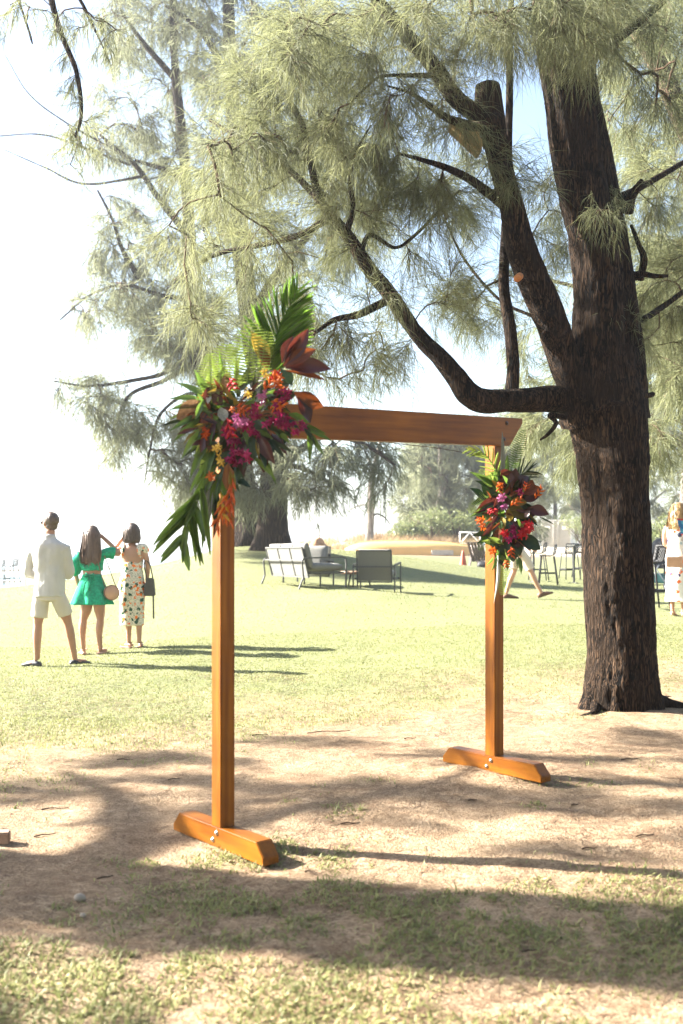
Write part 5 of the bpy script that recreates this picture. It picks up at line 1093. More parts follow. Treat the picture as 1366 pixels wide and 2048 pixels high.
b.tube(catmull([(-.19,.02,1.38),(-.23,.08,1.2),(-.22,.14,1.08),(-.19,.28,.95)], 5), np.linspace(.048, .028, 16), 10); hand(b, (-.19,.28,.95), (0,.8,-.8), (1,0,0), -1)
b.ell((.09,.47,.10), (.036,.1,.03), 10, 8, (R(18),0,0)); b.ell((-.09,-.12,.04), (.036,.1,.03), 10, 8)
fuse('body', b, skin_b, wm, .012, 3); face_bits(wm, q, e)
b = MB(); b.ell((0,.045,1.70), (.083,.1,.085), 14, 10); fuse('hair', b, hair_dark, wm, .009, 1, .006, 40)
b = MB(); b.rings([(0,0,.84,.18,.135),(0,0,.95,.175,.135),(0,.01,1.05,.168,.132),(0,.02,1.22,.19,.135),(0,.02,1.36,.205,.125),(0,.02,1.435,.145,.1),(0,.02,1.48,.075,.07)], 22)
for s, y in ((1, -.05), (-1, .07)): b.tube([(s*.17,.02,1.37),(s*.225,y,1.22),(s*.226,y*1.4,1.14)], [.07,.07,.066], 12)
fuse('shirt', b, cloth('shirt_grey', (.20, .21, .22), .08, 6), wm, .012, 3, .01, 8, 2)
b = MB(); b.rings([(0,0,.82,.175,.135),(0,0,.95,.172,.132)], 20); b.tube([(.08,.01,.86),(.088,.14,.70),(.09,.215,.555),(.09,.225,.535)], [.1,.092,.086,.092], 16); b.tube([(-.08,0,.86),(-.085,-.02,.70),(-.09,-.035,.56),(-.09,-.036,.54)], [.1,.092,.086,.092], 16)
fuse('shorts', b, cloth('shorts_beige', (.56, .47, .38), .06, 6), wm, .011, 2, .006, 9, 5)
b = MB(); shoe(b, (.09,.42,.035), 0, .29, .046, .075, R(18)); b.build('shoe', plain('shoe_tan', (.11, .052, .024), .6, .2), wm, True)
b = MB(); shoe(b, (-.09,-.18,.0), 0, .29, .046, .075); b.build('shoe', plain('shoe_tan2', (.10, .048, .022), .6, .2), wm, True)

# -- blond woman by the edge of the picture
wb = person_root(1356, 15.1, 'woman with wavy blond hair in white dress with dark and orange blossoms', R(-35))
b = MB(); b.rings([(0,0,.78,.12,.10),(0,0,.87,.165,.12),(0,0,.97,.14,.105),(0,0,1.06,.12,.092),(0,0,1.16,.135,.1),(0,0,1.26,.155,.1),(0,-.005,1.34,.165,.09),(0,-.01,1.39,.11,.072),(0,-.01,1.43,.055,.05)], 22)
b.tube([(0,-.01,1.39),(0,0,1.46),(0,.012,1.52)], [.05,.046,.046], 12); q, e = head(b, (0, .03, 1.59), R(-20), R(-14), .95)
for s, fx in ((-1, -.08), (1, .08)):
    b.tube(catmull([(s*.075,0,.87),(s*.08,.01,.63),(fx,.0,.47),(fx,-.02,.3),(fx,-.01,.08)], 4), np.interp(np.linspace(0, 1, 17), [0, .3, .5, .66, .85, 1], [.085, .076, .05, .052, .036, .03]), 12)
b.tube(catmull([(-.16,0,1.36),(-.20,.0,1.22),(-.19,.03,1.08),(-.10,.17,1.10),(.0,.24,1.15)], 5), np.linspace(.046, .027, 21), 10); hand(b, (.0,.24,1.15), (.8,.3,.3), (0,-1,.4), 1)
b.tube(catmull([(.16,0,1.36),(.20,.03,1.22),(.19,.07,1.10),(.12,.22,1.14),(.06,.28,1.22)], 5), np.linspace(.046, .027, 21), 10); hand(b, (.06,.28,1.22), (-.5,.1,.7), (0,-1,0), -1)
for s, fx in ((-1, -.08), (1, .08)): b.ell((fx, .05, .05), (.034,.1,.026), 10, 8, (R(-12), 0, R(-s*12)))
fuse('body', b, skin_b, wb, .0105, 3); face_bits(wb, q, e, .95)
b = MB(); b.ell((0,.012,1.625), (.098,.112,.1), 16, 12); b.rings([(0,-.06,1.27,.05,.03),(-.01,-.065,1.33,.12,.06),(0,-.05,1.42,.125,.085),(0,-.03,1.52,.115,.1),(0,-.005,1.62,.09,.09)], 22); hh = fuse('hair', b, hair_blond, wb, .008, 2, .028, 11, 5); strands(hh, [(0,-.06,1.25,.06,.04),(-.01,-.065,1.33,.125,.065),(0,-.05,1.42,.13,.09),(0,-.03,1.52,.12,.105),(0,-.0,1.62,.1,.11),(0,.01,1.71,.05,.055)], 170, hair_blond, 5, (0, 6.28), .014)
fm2 = floral_mat('floral_white', (.80, .76, .74), [(.05, .04, .11), (.82, .16, .05), (.40, .52, .62)], None, 9.5, .36)
b = MB(); b.rings([(0,0,.22,.185,.15),(0,0,.40,.18,.145),(0,0,.64,.178,.14),(0,0,.87,.186,.145),(0,0,.97,.172,.135),(0,0,1.07,.16,.125),(0,0,1.17,.158,.12),(0,0,1.26,.168,.115),(0,-.005,1.34,.168,.102),(0,-.008,1.40,.12,.082)], 26); fuse('dress', b, fm2, wb, .014, 2, .014, 8, 8)
for s, fx in ((-1, -.08), (1, .08)):
    b = MB(); V, F = _ring_shoe(.23, .038, .026); b.add(np.array(V) @ np.array(Matrix.Rotation(R(-12), 3, 'X')).T+np.array((fx, 0, .035)), F); b.tube([(fx,-.05,.05),(fx,-.055,.0)], [.012,.007], 8); b.build('sandal', tan, wb, True)
cl_ = empty('clutch_bag', P(1349, 1124, 14.82), R(-8), 'flat blush envelope clutch held beside the white floral dress', 'bag')
blush = plain('blush_leather', (.58, .33, .22), .6, .1, 8)
b = MB(); b.box((0,0,0), (.235,.03,.16)); b.build('bag_body', blush, cl_, False, .006); b = MB(); b.prism([(-.118,-.017,.08),(.118,-.017,.08),(0,-.021,.012)], (0,-.004,0)); b.build('flap', blush, cl_, False, .001)
b = MB(); b.tube(catmull([(-.11,0,.08),(-.10,.05,.2),(-.02,.1,.27),(.08,.08,.2),(.11,0,.08)], 5), .004, 6); b.build('strap', blush, cl_, True)
fan = empty('paper_fan', P(1364, 1052, 14.85), R(-10), 'folded blue patterned paper fan held by the blond woman', 'fan'); b = MB()
b.prism([(0,0,-.16),(.09,0,.10),(-.075,0,.115)], (0,-.006,0)); b.build('leaf_panel', floral_mat('fan_paper', (.03, .14, .36), [(.10, .35, .5), (.5, .05, .03)], None, 12, .4), fan); b = MB(); b.tube([(0,-.003,-.22),(0,-.003,-.14)], .007, 6); b.build('handle', brownl, fan, True)
# ------------------------------------------------------------------ garden furniture
frame_m = plain('frame_charcoal', (.055, .056, .050), .5, .15, 20); sling_m = plain('sling_grey', (.095, .095, .085), .8, .06, 60, .3); cush_m = plain('cushion_grey', (.17, .165, .145), .9, .08, 40, .3)
panel_m = plain('sling_taupe', (.15, .145, .115), .85, .08, 60, .3)
def cushion(name, c, size, mat, parent, rot=None, puff=.3):
    mb = MB(); V, F = [], []; nx_, ny_ = 10, 10
    for sgn in (1, -1):
        for i in range(nx_+1):
            for j in range(ny_+1):
                u, v = i/nx_*2-1, j/ny_*2-1; h = (1-abs(u)**6)*(1-abs(v)**6); V.append((u*size[0]/2, v*size[1]/2, sgn*size[2]/2*(.55+.45*h)*(1 if h > 0 else .75)))
    k = (nx_+1)*(ny_+1)
    for i in range(nx_):
        for j in range(ny_):
            a = i*(ny_+1)+j; F.append((a, a+ny_+1, a+ny_+2, a+1)); F.append((k+a, k+a+1, k+a+ny_+2, k+a+ny_+1))
    per = [i*(ny_+1) for i in range(nx_+1)]+[nx_*(ny_+1)+j for j in range(1, ny_+1)]+[i*(ny_+1)+ny_ for i in range(nx_-1, -1, -1)]+[j for j in range(ny_-1, 0, -1)]
    for a, b_ in zip(per, per[1:]+per[:1]): F.append((a, k+a, k+b_, b_)[::-1])
    V = np.array(V)
    if rot is not None: V = V @ np.array(Euler(rot).to_matrix()).T
    mb.add(V+np.array(c), F); return mb.build(name, mat, parent, True)
def lounge(root, W, seats, back_m, D=.78, boxy=False):
    """local: seat faces +y, origin at the centre of the back legs on the ground, back towards -y"""
    x0, x1 = -W/2, W/2; t = .035
    mb = MB(); mb.bar((x0+.06,.10,.30),(x1-.06,.10,.30), t, t); mb.bar((x0+.06,D-.06,.30),(x1-.06,D-.06,.30), t, t)
    for x in (x0+.06, x1-.06): mb.bar((x,.08,.30),(x,D-.04,.30), t, t)
    mb.build('seat_frame', frame_m, root, False, .004)
    for s, x in ((-1, x0), (1, x1)):
        mb = MB()
        if boxy: pts = [(x,-.02,.0),(x,-.03,.30),(x,-.02,.55),(x,.02,.565),(x,D-.03,.60),(x,D,.57),(x,D,.0)]
        else: pts = [(x,-.16,.0),(x,-.07,.22),(x,-.10,.50),(x,-.07,.555),(x,.0,.565),(x,D-.06,.585),(x,D-.015,.56),(x,D,.46),(x,D-.01,.02)]
        for a, b_ in zip(pts, pts[1:]): mb.bar(a, b_, .045 if boxy else .028, .022 if boxy else .028, (1, 0, 0))
        if boxy: mb.bar((x,-.02,.012),(x,D,.012), .045, .02)
        mb.bar((x,.10,.30),(x-s*.062,.10,.30), t, t); mb.bar((x,D-.06,.30),(x-s*.062,D-.06,.30), t, t)
        mb.build('arm_frame', frame_m, root, False, .003)
    a = R(14 if not boxy else 8); w = (W-.14)/seats; y0, z0, h = (.06, .22, .56) if not boxy else (.05, .24, .60)
    for k in range(seats):
        cx = x0+.07+w*(k+.5); mb = MB(); q = lambda u, hh, o=0: (cx+u, y0-math.sin(a)*hh+o, z0+math.cos(a)*hh)
        mb.add([q(-w/2+.02,.02), q(w/2-.02,.02), q(w/2-.02,h-.01), q(-w/2+.02,h-.01), q(-w/2+.02,.02,.014), q(w/2-.02,.02,.014), q(w/2-.02,h-.01,.014), q(-w/2+.02,h-.01,.014)], [(0,1,2,3),(7,6,5,4),(0,4,5,1),(1,5,6,2),(2,6,7,3),(3,7,4,0)])
        mb.build('back_panel', back_m, root)
        cushion('back_cushion', (cx, y0+.105-math.sin(a)*.36, z0+.39), (w-.03, .46, .15), cush_m, root, (math.pi/2+a, 0, 0))
        cushion('seat_cushion', (cx, D*.5+.05, .40), (w-.01, D-.16, .15), cush_m, root)
    mb = MB()
    for k in range(seats+1):
        x = x0+.07+w*k; mb.bar((x,y0,z0),(x,y0-math.sin(a)*h,z0+math.cos(a)*h), .03, .025, (0,1,0))
    mb.bar((x0+.06,y0-math.sin(a)*h,z0+math.cos(a)*h),(x1-.06,y0-math.sin(a)*h,z0+math.cos(a)*h), .028, .028); mb.bar((x0,-.075,.53),(x1,-.075,.53), .026, .026); mb.bar((x0+.06,y0,z0),(x1-.06,y0,z0), .028, .028)
    mb.build('back_frame', frame_m, root, False, .003)
bdir = math.atan2(1.8, -.83)                                  # the sofa's back runs away to the knoll
mid = np.array((-.62-.83*.5, 18+1.8*.5)); ang = math.atan2(.91, .42)-math.pi/2   # +y local -> seat direction (.91,.42)
fd = np.array((.91, .42)); rzs = math.atan2(-fd[0], fd[1])
so = empty('garden_sofa', (mid[0], mid[1], hz(mid[0]+.3, mid[1]+.1)), rzs, 'three-seat grey outdoor sofa with metal frame, its back turned on the lawn', 'sofa'); lounge(so, 1.98, 3, sling_m)
so.rotation_euler = (0, -math.atan2(.09, 1.98)*0, rzs)
ac = empty('armchair', (.62, 19.0, hz(.62, 19.2)), R(-12), 'grey outdoor armchair with taupe back panel standing alone beside the sofa', 'armchair', 'grey outdoor armchairs'); lounge(ac, .80, 1, panel_m, .72, True)
a2 = empty('armchair', (-.55, 20.7, hz(-.55, 20.4)-.07), R(160), 'grey outdoor armchair half hidden behind the three-seat sofa', 'armchair', 'grey outdoor armchairs'); lounge(a2, .80, 1, panel_m, .72, True)
tb = empty('low_table', (.35, 20.4, hz(.35, 20.4)), .4, 'low round brown table on the grass between the grey seats', 'table')
mb = MB(); mb.rings([(0,0,.24,.36,.36),(0,0,.27,.38,.38),(0,0,.30,.38,.38),(0,0,.305,.37,.37)], 28); mb.build('table_top', plain('table_wood', (.26, .15, .08), .6, .3, 8), tb, True)
for k in range(3): mb = MB(); a = 2.1*k; mb.tube([(.26*math.cos(a),.26*math.sin(a),0),(.2*math.cos(a),.2*math.sin(a),.25)], [.016,.02], 8); mb.build('leg', frame_m, tb, True)

def stool_proto():
    r = empty('bar_stool', (0, 0, 0), 0, 'x', 'stool', 'black perforated bar stools'); SH = .75
    prof = [(.20,.735),(.195,.752),(.12,.748),(.0,.742),(-.10,.745),(-.165,.77),(-.195,.82),(-.21,.90),(-.225,.98),(-.235,1.04)]     # (y,z) from front lip to the back's top
    pc = catmull([(0, y, z) for y, z in prof], 3); nw = 12; V, F = [], []; m = len(pc)
    for i, p in enumerate(pc):
        for j in range(nw+1):
            u = -1+2*j/nw; hw = .215-.02*(i/m)**2; curl = .05*u*u*(1 if p[2] > .78 else .25); V.append((u*hw, p[1]+(curl if p[2] > .78 else 0), p[2]+(0 if p[2] > .78 else curl)))
    for i in range(m-1):
        for j in range(nw):
            edge = i in (0, m-2) or j in (0, nw-1)
            if edge or (i+j) % 2: F.append((i*(nw+1)+j, i*(nw+1)+j+1, (i+1)*(nw+1)+j+1, (i+1)*(nw+1)+j))
    mb = MB(); mb.add(V, F); o = mb.build('seat_shell', stool_m, r, True); md = o.modifiers.new('t', 'SOLIDIFY'); md.thickness = .012
    ft = [(.17, .17), (-.17, .17), (-.17, -.15), (.17, -.15)]; fb_ = [(.225, .235), (-.225, .235), (-.225, -.25), (.225, -.25)]
    for (a, b_), (c, d) in zip(ft, fb_): mb = MB(); mb.tube([(c, d, 0), (a, b_, .74)], [.015, .018], 8); mb.build('leg', stool_m, r, True)
    L_ = lambda k, z: tuple(np.array((*fb_[k], 0))*(1-z/.74)+np.array((*ft[k], .74))*(z/.74))
    for k, z in ((0, .27), (1, .30), (2, .30), (3, .30)): mb = MB(); mb.bar(L_(k, z), L_((k+1) % 4, z), .014, .04); mb.build('footrest', stool_m, r, False, .003)
    return r
stool_m = plain('stool_black', (.022, .022, .023), .6, .15, 20, spec=.25)
proto = stool_proto()
stools = [(1096, 26, 75, 'black perforated bar stool on the sunny lawn, its footrest lit'), (1077, 27.5, 70, 'black bar stool tucked behind the sunlit stool at the near table'), (1139, 29, 12, 'black bar stool standing back-on at the table beside the big trunk'),
          (1166, 30, -70, 'black bar stool half hidden by the big dark trunk'), (1300, 16.2, 95, 'bar stool showing past the big trunk beside the blond woman'), (24, 38, 78, 'bar stool alone at the beach rail, farther of the two from the table post'), (-2, 38.4, 100, 'bar stool cut off at the beach rail beside the white-shirted man')]
for k, (px, d, rz, lab) in enumerate(stools):
    o = proto if k == 0 else copy_tree(proto); x = (px-CX)/FPX*d; o.location = (x, d, hz(x, d)); o.rotation_euler = (0, 0, R(rz)); o['label'] = lab
def high_table(px, d, rz, lab, W=.75, D_=.75, post=.05):
    x = (px-CX)/FPX*d; r = empty('bar_table', (x, d, hz(x, d)), R(rz), lab, 'table', 'black bar tables')
    mb = MB(); mb.box((0,0,1.045), (W, D_, .03)); mb.build('table_top', frame_m, r, False, .006)
    for s in (-1, 1):
        mb = MB(); mb.box((s*(W/2-.1),0,.53), (post,post,1.0)); mb.build('leg', frame_m, r, False, .004); mb = MB(); mb.box((s*(W/2-.1),0,.015), (.07,D_*.8,.03)); mb.build('base_bar', frame_m, r, False, .004)
high_table(1046, 25.4, 5, 'black bar table beside the floral post'); high_table(1180, 27.5, 4, 'long black bar table running behind the big trunk', 1.1)
# small left-side table post
high_table(-18, 37.5, 0, 'black bar table at the beach rail beside two stools')

# low wooden chair, bag, cone
x = (962-CX)/FPX*37; wc = empty('deck_chair', (x, 37, hz(x, 37)), R(-35), 'low dark wooden deck chair with pale cushion by the orange cone', 'chair'); dw = plain('dark_wood', (.06, .04, .03), .6, .3, 10)
for s in (-1, 1):
    mb = MB(); mb.bar((s*.33,-.35,0),(s*.33,-.12,.55), .05, .09, (1,0,0)); mb.build('leg', dw, wc); mb = MB(); mb.bar((s*.33,.42,0),(s*.33,.40,.52), .05, .08, (1,0,0)); mb.build('leg', dw, wc); mb = MB(); mb.bar((s*.33,-.3,.54),(s*.33,.5,.56), .1, .03); mb.build('armrest', dw, wc)
for k in range(5): mb = MB(); mb.bar((-.26+.13*k,-.10,.28),(-.26+.13*k,-.52,1.0), .1, .025, (0,1,0)); mb.build('back_slat', dw, wc)
for k in range(5): mb = MB(); mb.bar((-.31,-.1+.13*k,.30+.02*k),(.31,-.1+.13*k,.30+.02*k), .1, .025); mb.build('seat_slat', dw, wc)
cushion('cushion', (0,.16,.42), (.56,.56,.12), plain('cushion_pale', (.50, .42, .38), .9, .08), wc, (R(8),0,0)); cushion('cushion', (0,-.2,.66), (.54,.5,.12), plain('cushion_pale2', (.46, .40, .37), .9, .08), wc, (R(120),0,0))
x = (968-CX)/FPX*35.5; bg = empty('black_bag', (x, 35.5, hz(x, 35.5)), .3, 'slumped black bag on the grass under the deck chair', 'bag'); mb = MB(); mb.ell((0,0,.13), (.26,.18,.15), 14, 10); mb.ell((-.1,.02,.19), (.13,.12,.1), 12, 8); fuse('bag_body', mb, plain('bag_black', (.012, .012, .014), .7, .2), bg, .02, 2, .03, 6); mb = MB(); mb.tube(catmull([(-.12,0,.25),(-.05,0,.36),(.06,0,.34),(.1,0,.23)], 4), .014, 6); mb.build('handle', plain('bag_black2', (.012, .012, .014), .7, .2), bg, True)
x = (926-CX)/FPX*36.4; cn = empty('traffic_cone', (x, 36.4, hz(x, 36.4)), .2, 'plain orange traffic cone on the lawn before the hull', 'cone'); om = plain('cone_orange', (.40, .055, .006), .5, .12, 6)
mb = MB(); mb.rings([(0,0,.03,.155,.155),(0,0,.06,.145,.145),(0,0,.35,.09,.09),(0,0,.62,.036,.036),(0,0,.64,.028,.028)], 20); mb.build('cone_body', om, cn, True); mb = MB(); mb.box((0,0,.016), (.36,.36,.03)); mb.build('base', om, cn, False, .008)
# upturned hull
x = (822-CX)/FPX*44; hu = empty('upturned_hull', (x, 44.0, hz(x, 44.0)-.05), R(2), 'long pale yellow upturned hull lying at the far edge of the lawn', 'boat'); V, F = [], []; n_ = 18; ns = 40; Lh = 6.1
for i in range(ns+1):
    t = i/ns; u = 2*t-1; w = .62*(1-abs(u)**(3.4 if u < 0 else 2.0))**.75+.015; h = .60*(1-abs(u)**(5 if u < 0 else 2.2))**.6+.05; kz = .10*max(0, u)**2
    for j in range(n_+1):
        a = math.pi*j/n_; V.append((u*Lh/2, -w*math.cos(a), h*math.sin(a)**.75+kz*math.sin(a)))
for i in range(ns):
    for j in range(n_): F.append((i*(n_+1)+j, (i+1)*(n_+1)+j, (i+1)*(n_+1)+j+1, i*(n_+1)+j+1))
mb = MB(); mb.add(V, F); mb.build('hull_shell', plain('hull_yellow', (.62, .36, .12), .55, .08, 1.2), hu, True)
mb = MB(); mb.tube([(u*Lh/2, 0, .60*(1-abs(u)**(5 if u < 0 else 2.2))**.6+.06+.10*max(0,u)**2) for u in np.linspace(-.96,.96,30)], .022, 6); mb.build('keel', plain('hull_keel', (.70, .46, .2), .6, .1), hu, True)
mb = MB(); mb.box((1.3,-.66,.14), (.95,.10,.22)); mb.build('support_block', plain('block_grey', (.42, .38, .34), .9, .15), hu, False, .01)
# boulder
x = (636-CX)/FPX*40; rk = empty('boulder', (x, 40, hz(x, 40)-.08), .4, 'upright rust-brown boulder at the lawn edge behind the sofa', 'rock'); mb = MB(); mb.ell((0,0,.30), (.36,.3,.46), 20, 14); mb.ell((.18,0,.22), (.32,.26,.30), 16, 12)
o = fuse('stone', mb, plain('rust_rock', (.30, .15, .075), .95, .5, 5, .8), rk, .035, 1, .07, 4)
# wire fence along the dune
fe = empty('wire_fence', (0, 53, hz(0, 53)), 0, 'sagging wire fence on thin grey posts along the dune', 'fence'); fpm = plain('fence_grey', (.30, .27, .24), .9, .2)
fx = [(600+38*k, 53) for k in range(9)]; pts = []
for k, (px, d) in enumerate(fx):
    x = (px-CX)/FPX*d; z = hz(x, d)-hz(0, 53); mb = MB(); mb.tube([(x, d-53, z-.1), (x+.02*math.sin(k*3), d-53, z+.95)], [.035, .03], 7); mb.build('post', fpm, fe, True); pts.append((x, d-53, z))
for hh in (.4, .8):
    mb = MB(); path = []
    for a, b_ in zip(pts, pts[1:]):
        for t in (0, .5): q = np.array(a)*(1-t)+np.array(b_)*t; path.append((q[0], q[1]-.04, q[2]+hh-(.05 if t else 0)))
    mb.tube(path, .008, 5); mb.build('wire', fpm, fe, True)
# white gate
x = (940-CX)/FPX*50; gt = empty('metal_gate', (x, 50, hz(x, 50)), R(8), 'small white pipe gate with slanting braces by the dune grass', 'gate'); wm_ = plain('gate_white', (.75, .74, .72), .5, .06)
mb = MB()
for s in (-1, 1): mb.tube([(s*.52,0,0),(s*.52,0,.68)], .028, 8)
mb.tube([(-.52,0,.66),(.52,0,.66)], .028, 8); mb.tube([(-.52,0,.1),(.52,0,.1)], .022, 8); mb.build('gate_frame', wm_, gt, True)
for s in (-1, 1): mb = MB(); mb.tube([(s*.48,0,.12),(s*.02,0,.64)], .026, 8); mb.build('brace', wm_, gt, True)
# pale beach rail
rl = empty('beach_rail', (-13, 47, hz(-13, 47)), 0, 'pale timber rail of posts and two bars at the top of the beach', 'fence'); rm = plain('rail_timber', (.52, .48, .42), .9, .15); z0 = hz(-13, 47)
rp = [-19.5+1.55*k for k in range(7)]
for x in rp: mb = MB(); z = hz(x, 47)-z0; mb.box((x+13, 0, z+.42), (.11, .11, 1.15)); mb.build('post', rm, rl, False, .01)
for hh in (.40, .92):
    for a, b_ in zip(rp, rp[1:]): mb = MB(); mb.bar((a+13+.002,-.08,hz(a,47)-z0+hh),(b_+13-.002,-.08,hz(b_,47)-z0+hh), .04, .09); mb.build('rail_bar', rm, rl, False, .005)
# grey container, its sunlit side put into a paler shell colour
d = 78; x = (1112-CX)/FPX*d; ct = empty('container', (x, d, hz(x, d)-.05), R(-16), 'grey ribbed shipping container with pale side below the far trees', 'container'); cm = plain('container_grey', (.30, .28, .25), .7, .1, 3); cwm = plain('container_pale', (.66, .62, .57), .7, .06, 3)
mb = MB(); mb.box((0,3,1.2), (2.2,6,2.3)); mb.build('box_shell', cwm, ct, False, .02)
for s in (-1, 1):
    mb = MB(); mb.box((s*.54,-.03,1.2), (1.04,.06,2.16)); dd = mb.build('door', cm, ct, False, .01)
    for k in range(5): mb = MB(); mb.box((s*.54-.42+.21*k,-.075,1.2), (.09,.03,2.0)); mb.build('rib', cm, dd, False, .008)
    mb = MB(); mb.tube([(s*.2,-.11,.2),(s*.2,-.11,2.2)], .03, 8); mb.build('lock_rod', cm, dd, True); mb = MB(); mb.box((s*.66,-.098,1.72), (.40,.012,.26)); mb.build('notice_panel', plain('notice_pale', (.72, .70, .66), .7, .05), dd)
# pram
d = 22; x = (1333-CX)/FPX*d; pr = empty('pram', (x, d, hz(x, d)), R(200), 'dark folding pram with grey frame and teal basket behind the blond woman', 'pram'); blk = plain('pram_black', (.02, .02, .022), .7, .2); alu = plain('pram_alu', (.6, .6, .6), .4, .05, metal=.6); teal = plain('pram_teal', (.05, .16, .15), .8, .15)
for sx_ in (-1, 1):
    for yy, r_ in ((-.32, .13), (.35, .10)):
        mb = MB(); ring = [(sx_*.27, yy+r_*.85*math.cos(t), r_+r_*.85*math.sin(t)) for t in np.linspace(0, 2*np.pi, 19)]; mb.tube(ring, r_*.16, 7, False); w_ = mb.build('wheel', blk, pr, True); mb = MB(); mb.tube([(sx_*.25,yy,r_),(sx_*.29,yy,r_)], [r_*.7]*2, 12); mb.build('rim', alu, w_, True)
    mb = MB(); mb.tube([(sx_*.24,.35,.12),(sx_*.24,-.1,.55),(sx_*.24,-.5,1.02)], .014, 7); mb.tube([(sx_*.24,-.32,.14),(sx_*.24,.05,.58)], .014, 7); mb.build('side_frame', alu, pr, True)
mb = MB(); mb.tube([(-.24,-.5,1.02),(0,-.53,1.06),(.24,-.5,1.02)], .018, 8); mb.build('handle', blk, pr, True)
mb = MB(); mb.prism([(-.21,-.28,.18),(-.21,.28,.18),(-.21,.30,.36),(-.21,-.32,.40)], (.42,0,0)); mb.build('basket', teal, pr, False, .03)
mb = MB(); mb.prism([(-.21,.30,.50),(-.21,.30,.57),(-.21,-.10,.60),(-.21,-.30,.98),(-.21,-.36,.96),(-.21,-.16,.50)], (.42,0,0)); mb.build('seat', blk, pr, False, .02)
V, F = [], []
for i in range(9):
    a = R(25+i*16)
    for j in range(11): b2 = math.pi*j/10; V.append((.235*math.cos(b2), -.18+.36*math.sin(b2)*math.cos(a)*.95, .82+.36*math.sin(b2)*math.sin(a)))
for i in range(8):
    for j in range(10): F.append((i*11+j, i*11+j+1, (i+1)*11+j+1, (i+1)*11+j))
mb = MB(); mb.add(V, F); o = mb.build('hood', blk, pr, True); md = o.modifiers.new('t', 'SOLIDIFY'); md.thickness = .015
# wooden box in the fork
nb = empty('nest_box', P(938, 262, 8.0), 0, 'weathered yellow-brown plank box wedged under the leaning stem', 'box'); pk = plain('box_plank', (.36, .25, .10), .8, .3, 9, stretch=(1, 1, .3)); o0 = P(938, 262, 8.0)
A_ = [P(903, 252, 7.9), P(957, 303, 7.9), P(966, 288, 7.92), P(952, 240, 7.95), P(915, 240, 7.95)]
mb = MB(); mb.prism(A_, (0.02, .22, .03)); mb.build('box_shell', pk, nb, False, .004, off=o0); mb = MB(); mb.bar(P(899, 251, 7.97), P(957, 305, 7.97), .22, .014, (0,0,1)); mb.build('lid', plain('box_edge', (.20, .13, .05), .8, .3, 9), nb, False, .002, off=o0)

# ------------------------------------------------------------------ litter one can pick up
g = np.random.default_rng(5)
tw = [(700,1645,30,.10),(110,1620,40,.16),(660,1463,70,.3),(1150,1610,12,.2),(945,1600,14,.1),(1290,1668,30,.25),(90,1672,30,.5),(620,1745,16,-.2),(210,1755,22,.6),(1060,1905,26,.3),(520,1470,24,.2),(820,1480,18,.1),(1260,1520,30,.3),(250,1520,26,-.2),(350,1560,20,.4),(1180,1700,26,.15)]
TL = ['thick dark broken twig lying between the two arch feet', "pale crooked twig on the earth before the green skirted woman's lawn", 'long thin straight twig on the sunny earth between the posts', "short twig on the earth beyond the floral post's foot", "stubby twig on the earth beside the floral post's foot", 'bent twig on the earth in line with the big trunk', 'slanting twig on the earth beside the wooden block', 'tiny twig on the grass tips below the large foot', 'slanting twig in the shade above the round stone', 'twig in the dark grass of the broad shadow band', 'twig on the sunny earth beside the tall lit post', 'twig on pale earth behind the middle of the arch', "twig on the needles near the big trunk's roots", 'short twig at the ragged lawn edge by the tall post', 'crooked twig on the earth behind the large foot', 'twig beside the thin grass before the big trunk']
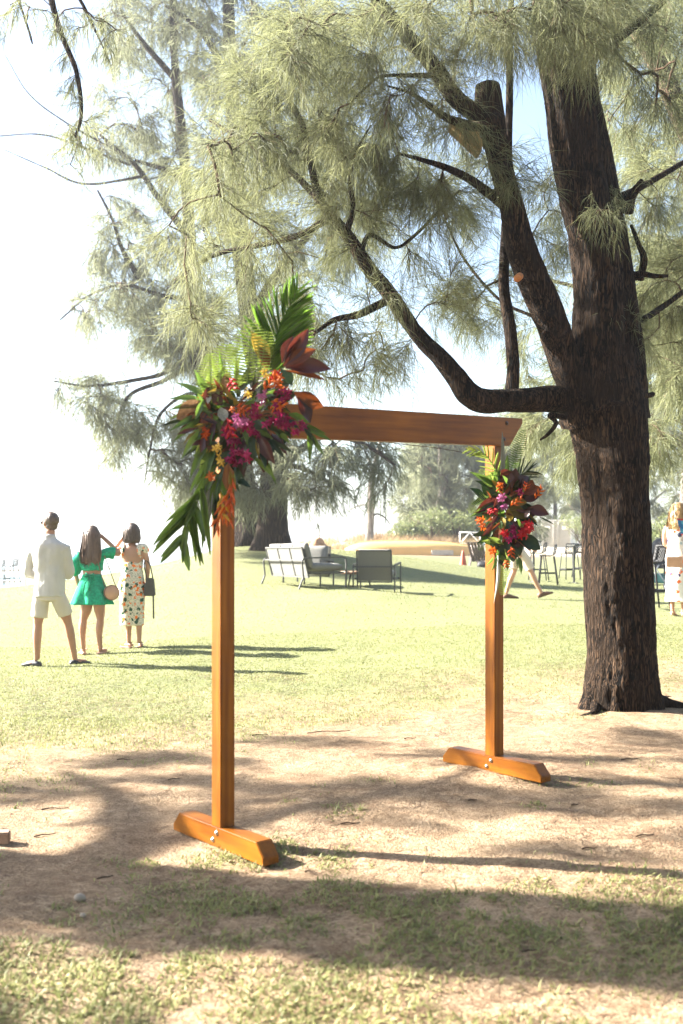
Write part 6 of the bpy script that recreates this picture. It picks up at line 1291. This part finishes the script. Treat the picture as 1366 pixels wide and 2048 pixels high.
for (px, py, ln, sl), tlab in zip(tw, TL):
    d = 2000*CAMZ/(py-HY); x = (px-CX)/FPX*d; z = hz(x, d); d = 2000*(CAMZ-z)/(py-HY); x = (px-CX)/FPX*d; h2 = ln*d/FPX/2*1.3; z = hz(x, d)
    c = [(-h2, -h2*sl, .004), (-h2*.3, -h2*sl*.3+h2*.12, .008), (h2*.4, h2*sl*.5-h2*.05, .006), (h2, h2*sl, .008)]
    mb = MB(); mb.tube(catmull(c, 4), np.linspace(.0045, .0022, 13), 6)
    o = mb.build('twig', twig_mat, None, True); o.location = (x, d, z); props(o, tlab, 'twig', 'fallen twigs')
for px, py, s, lab, c in [(160,1797,.024,'small pale round stone in the shaded needles',(.28,.24,.19)), (166,1828,.013,'tiny pale pebble in the shade beside the round stone',(.30,.26,.2))]:
    d = 2000*CAMZ/(py-HY); x = (px-CX)/FPX*d; mb = MB(); V, F = ellipsoid((0,0,s*.5), (s,s*.8,s*.75), 14, 10); V = V*(1+.25*(fbm(V*60, 3)-.5))[:, None]; mb.add(V, F); o = mb.build('pebble', plain('pebble_mat', c, .9, .2, 40), None, True); o.location = (x, d, hz(x, d)); props(o, lab, 'stone')
d = 2000*CAMZ/(1575-HY); x = (1039-CX)/FPX*d
fp = empty('fallen_blossom', (x, d-.05, hz(x, d-.05)+.012), 0, 'single fallen magenta blossom on the grass by the foot', 'blossom'); put('petal_cluster', orchid, fl_pink, fp, (0,0,.008), (1,0,0), (0,-.5,.8), .022, (0,0,0), length=.022)
d = 2000*CAMZ/(1682-HY); x = (3-CX)/FPX*d; mb = MB(); mb.box((0,0,.03), (.08,.06,.062), (.05,.03,.2)); o = mb.build('wood_block', plain('block_wood', (.30, .19, .13), .9, .3, 30), None, False, .006); o.location = (x, d, hz(x, d)); props(o, 'small weathered wooden block lying on the earth', 'block')

# ------------------------------------------------------------------ haze volume added to whiten the sky and veil the distance like glare
mb = MB(); mb.box((0, 2000, 9.0), (7000, 5200, 32)); hz_o = mb.build('haze', None, None); hz_o.data.materials.clear()
hm = bpy.data.materials.new('haze_mat'); hm.use_nodes = True; n, l = nt(hm); n.remove(n['Principled BSDF']); pv = n.new('ShaderNodeVolumePrincipled')
pv.inputs['Color'].default_value = (.95, .96, .98, 1); pv.inputs['Density'].default_value = .0018; pv.inputs['Anisotropy'].default_value = .74; l.new(pv.outputs[0], n['Material Output'].inputs['Volume'])
hz_o.data.materials.append(hm); props(hz_o, 'thin bright sea haze filling the air', 'haze', kind='stuff')
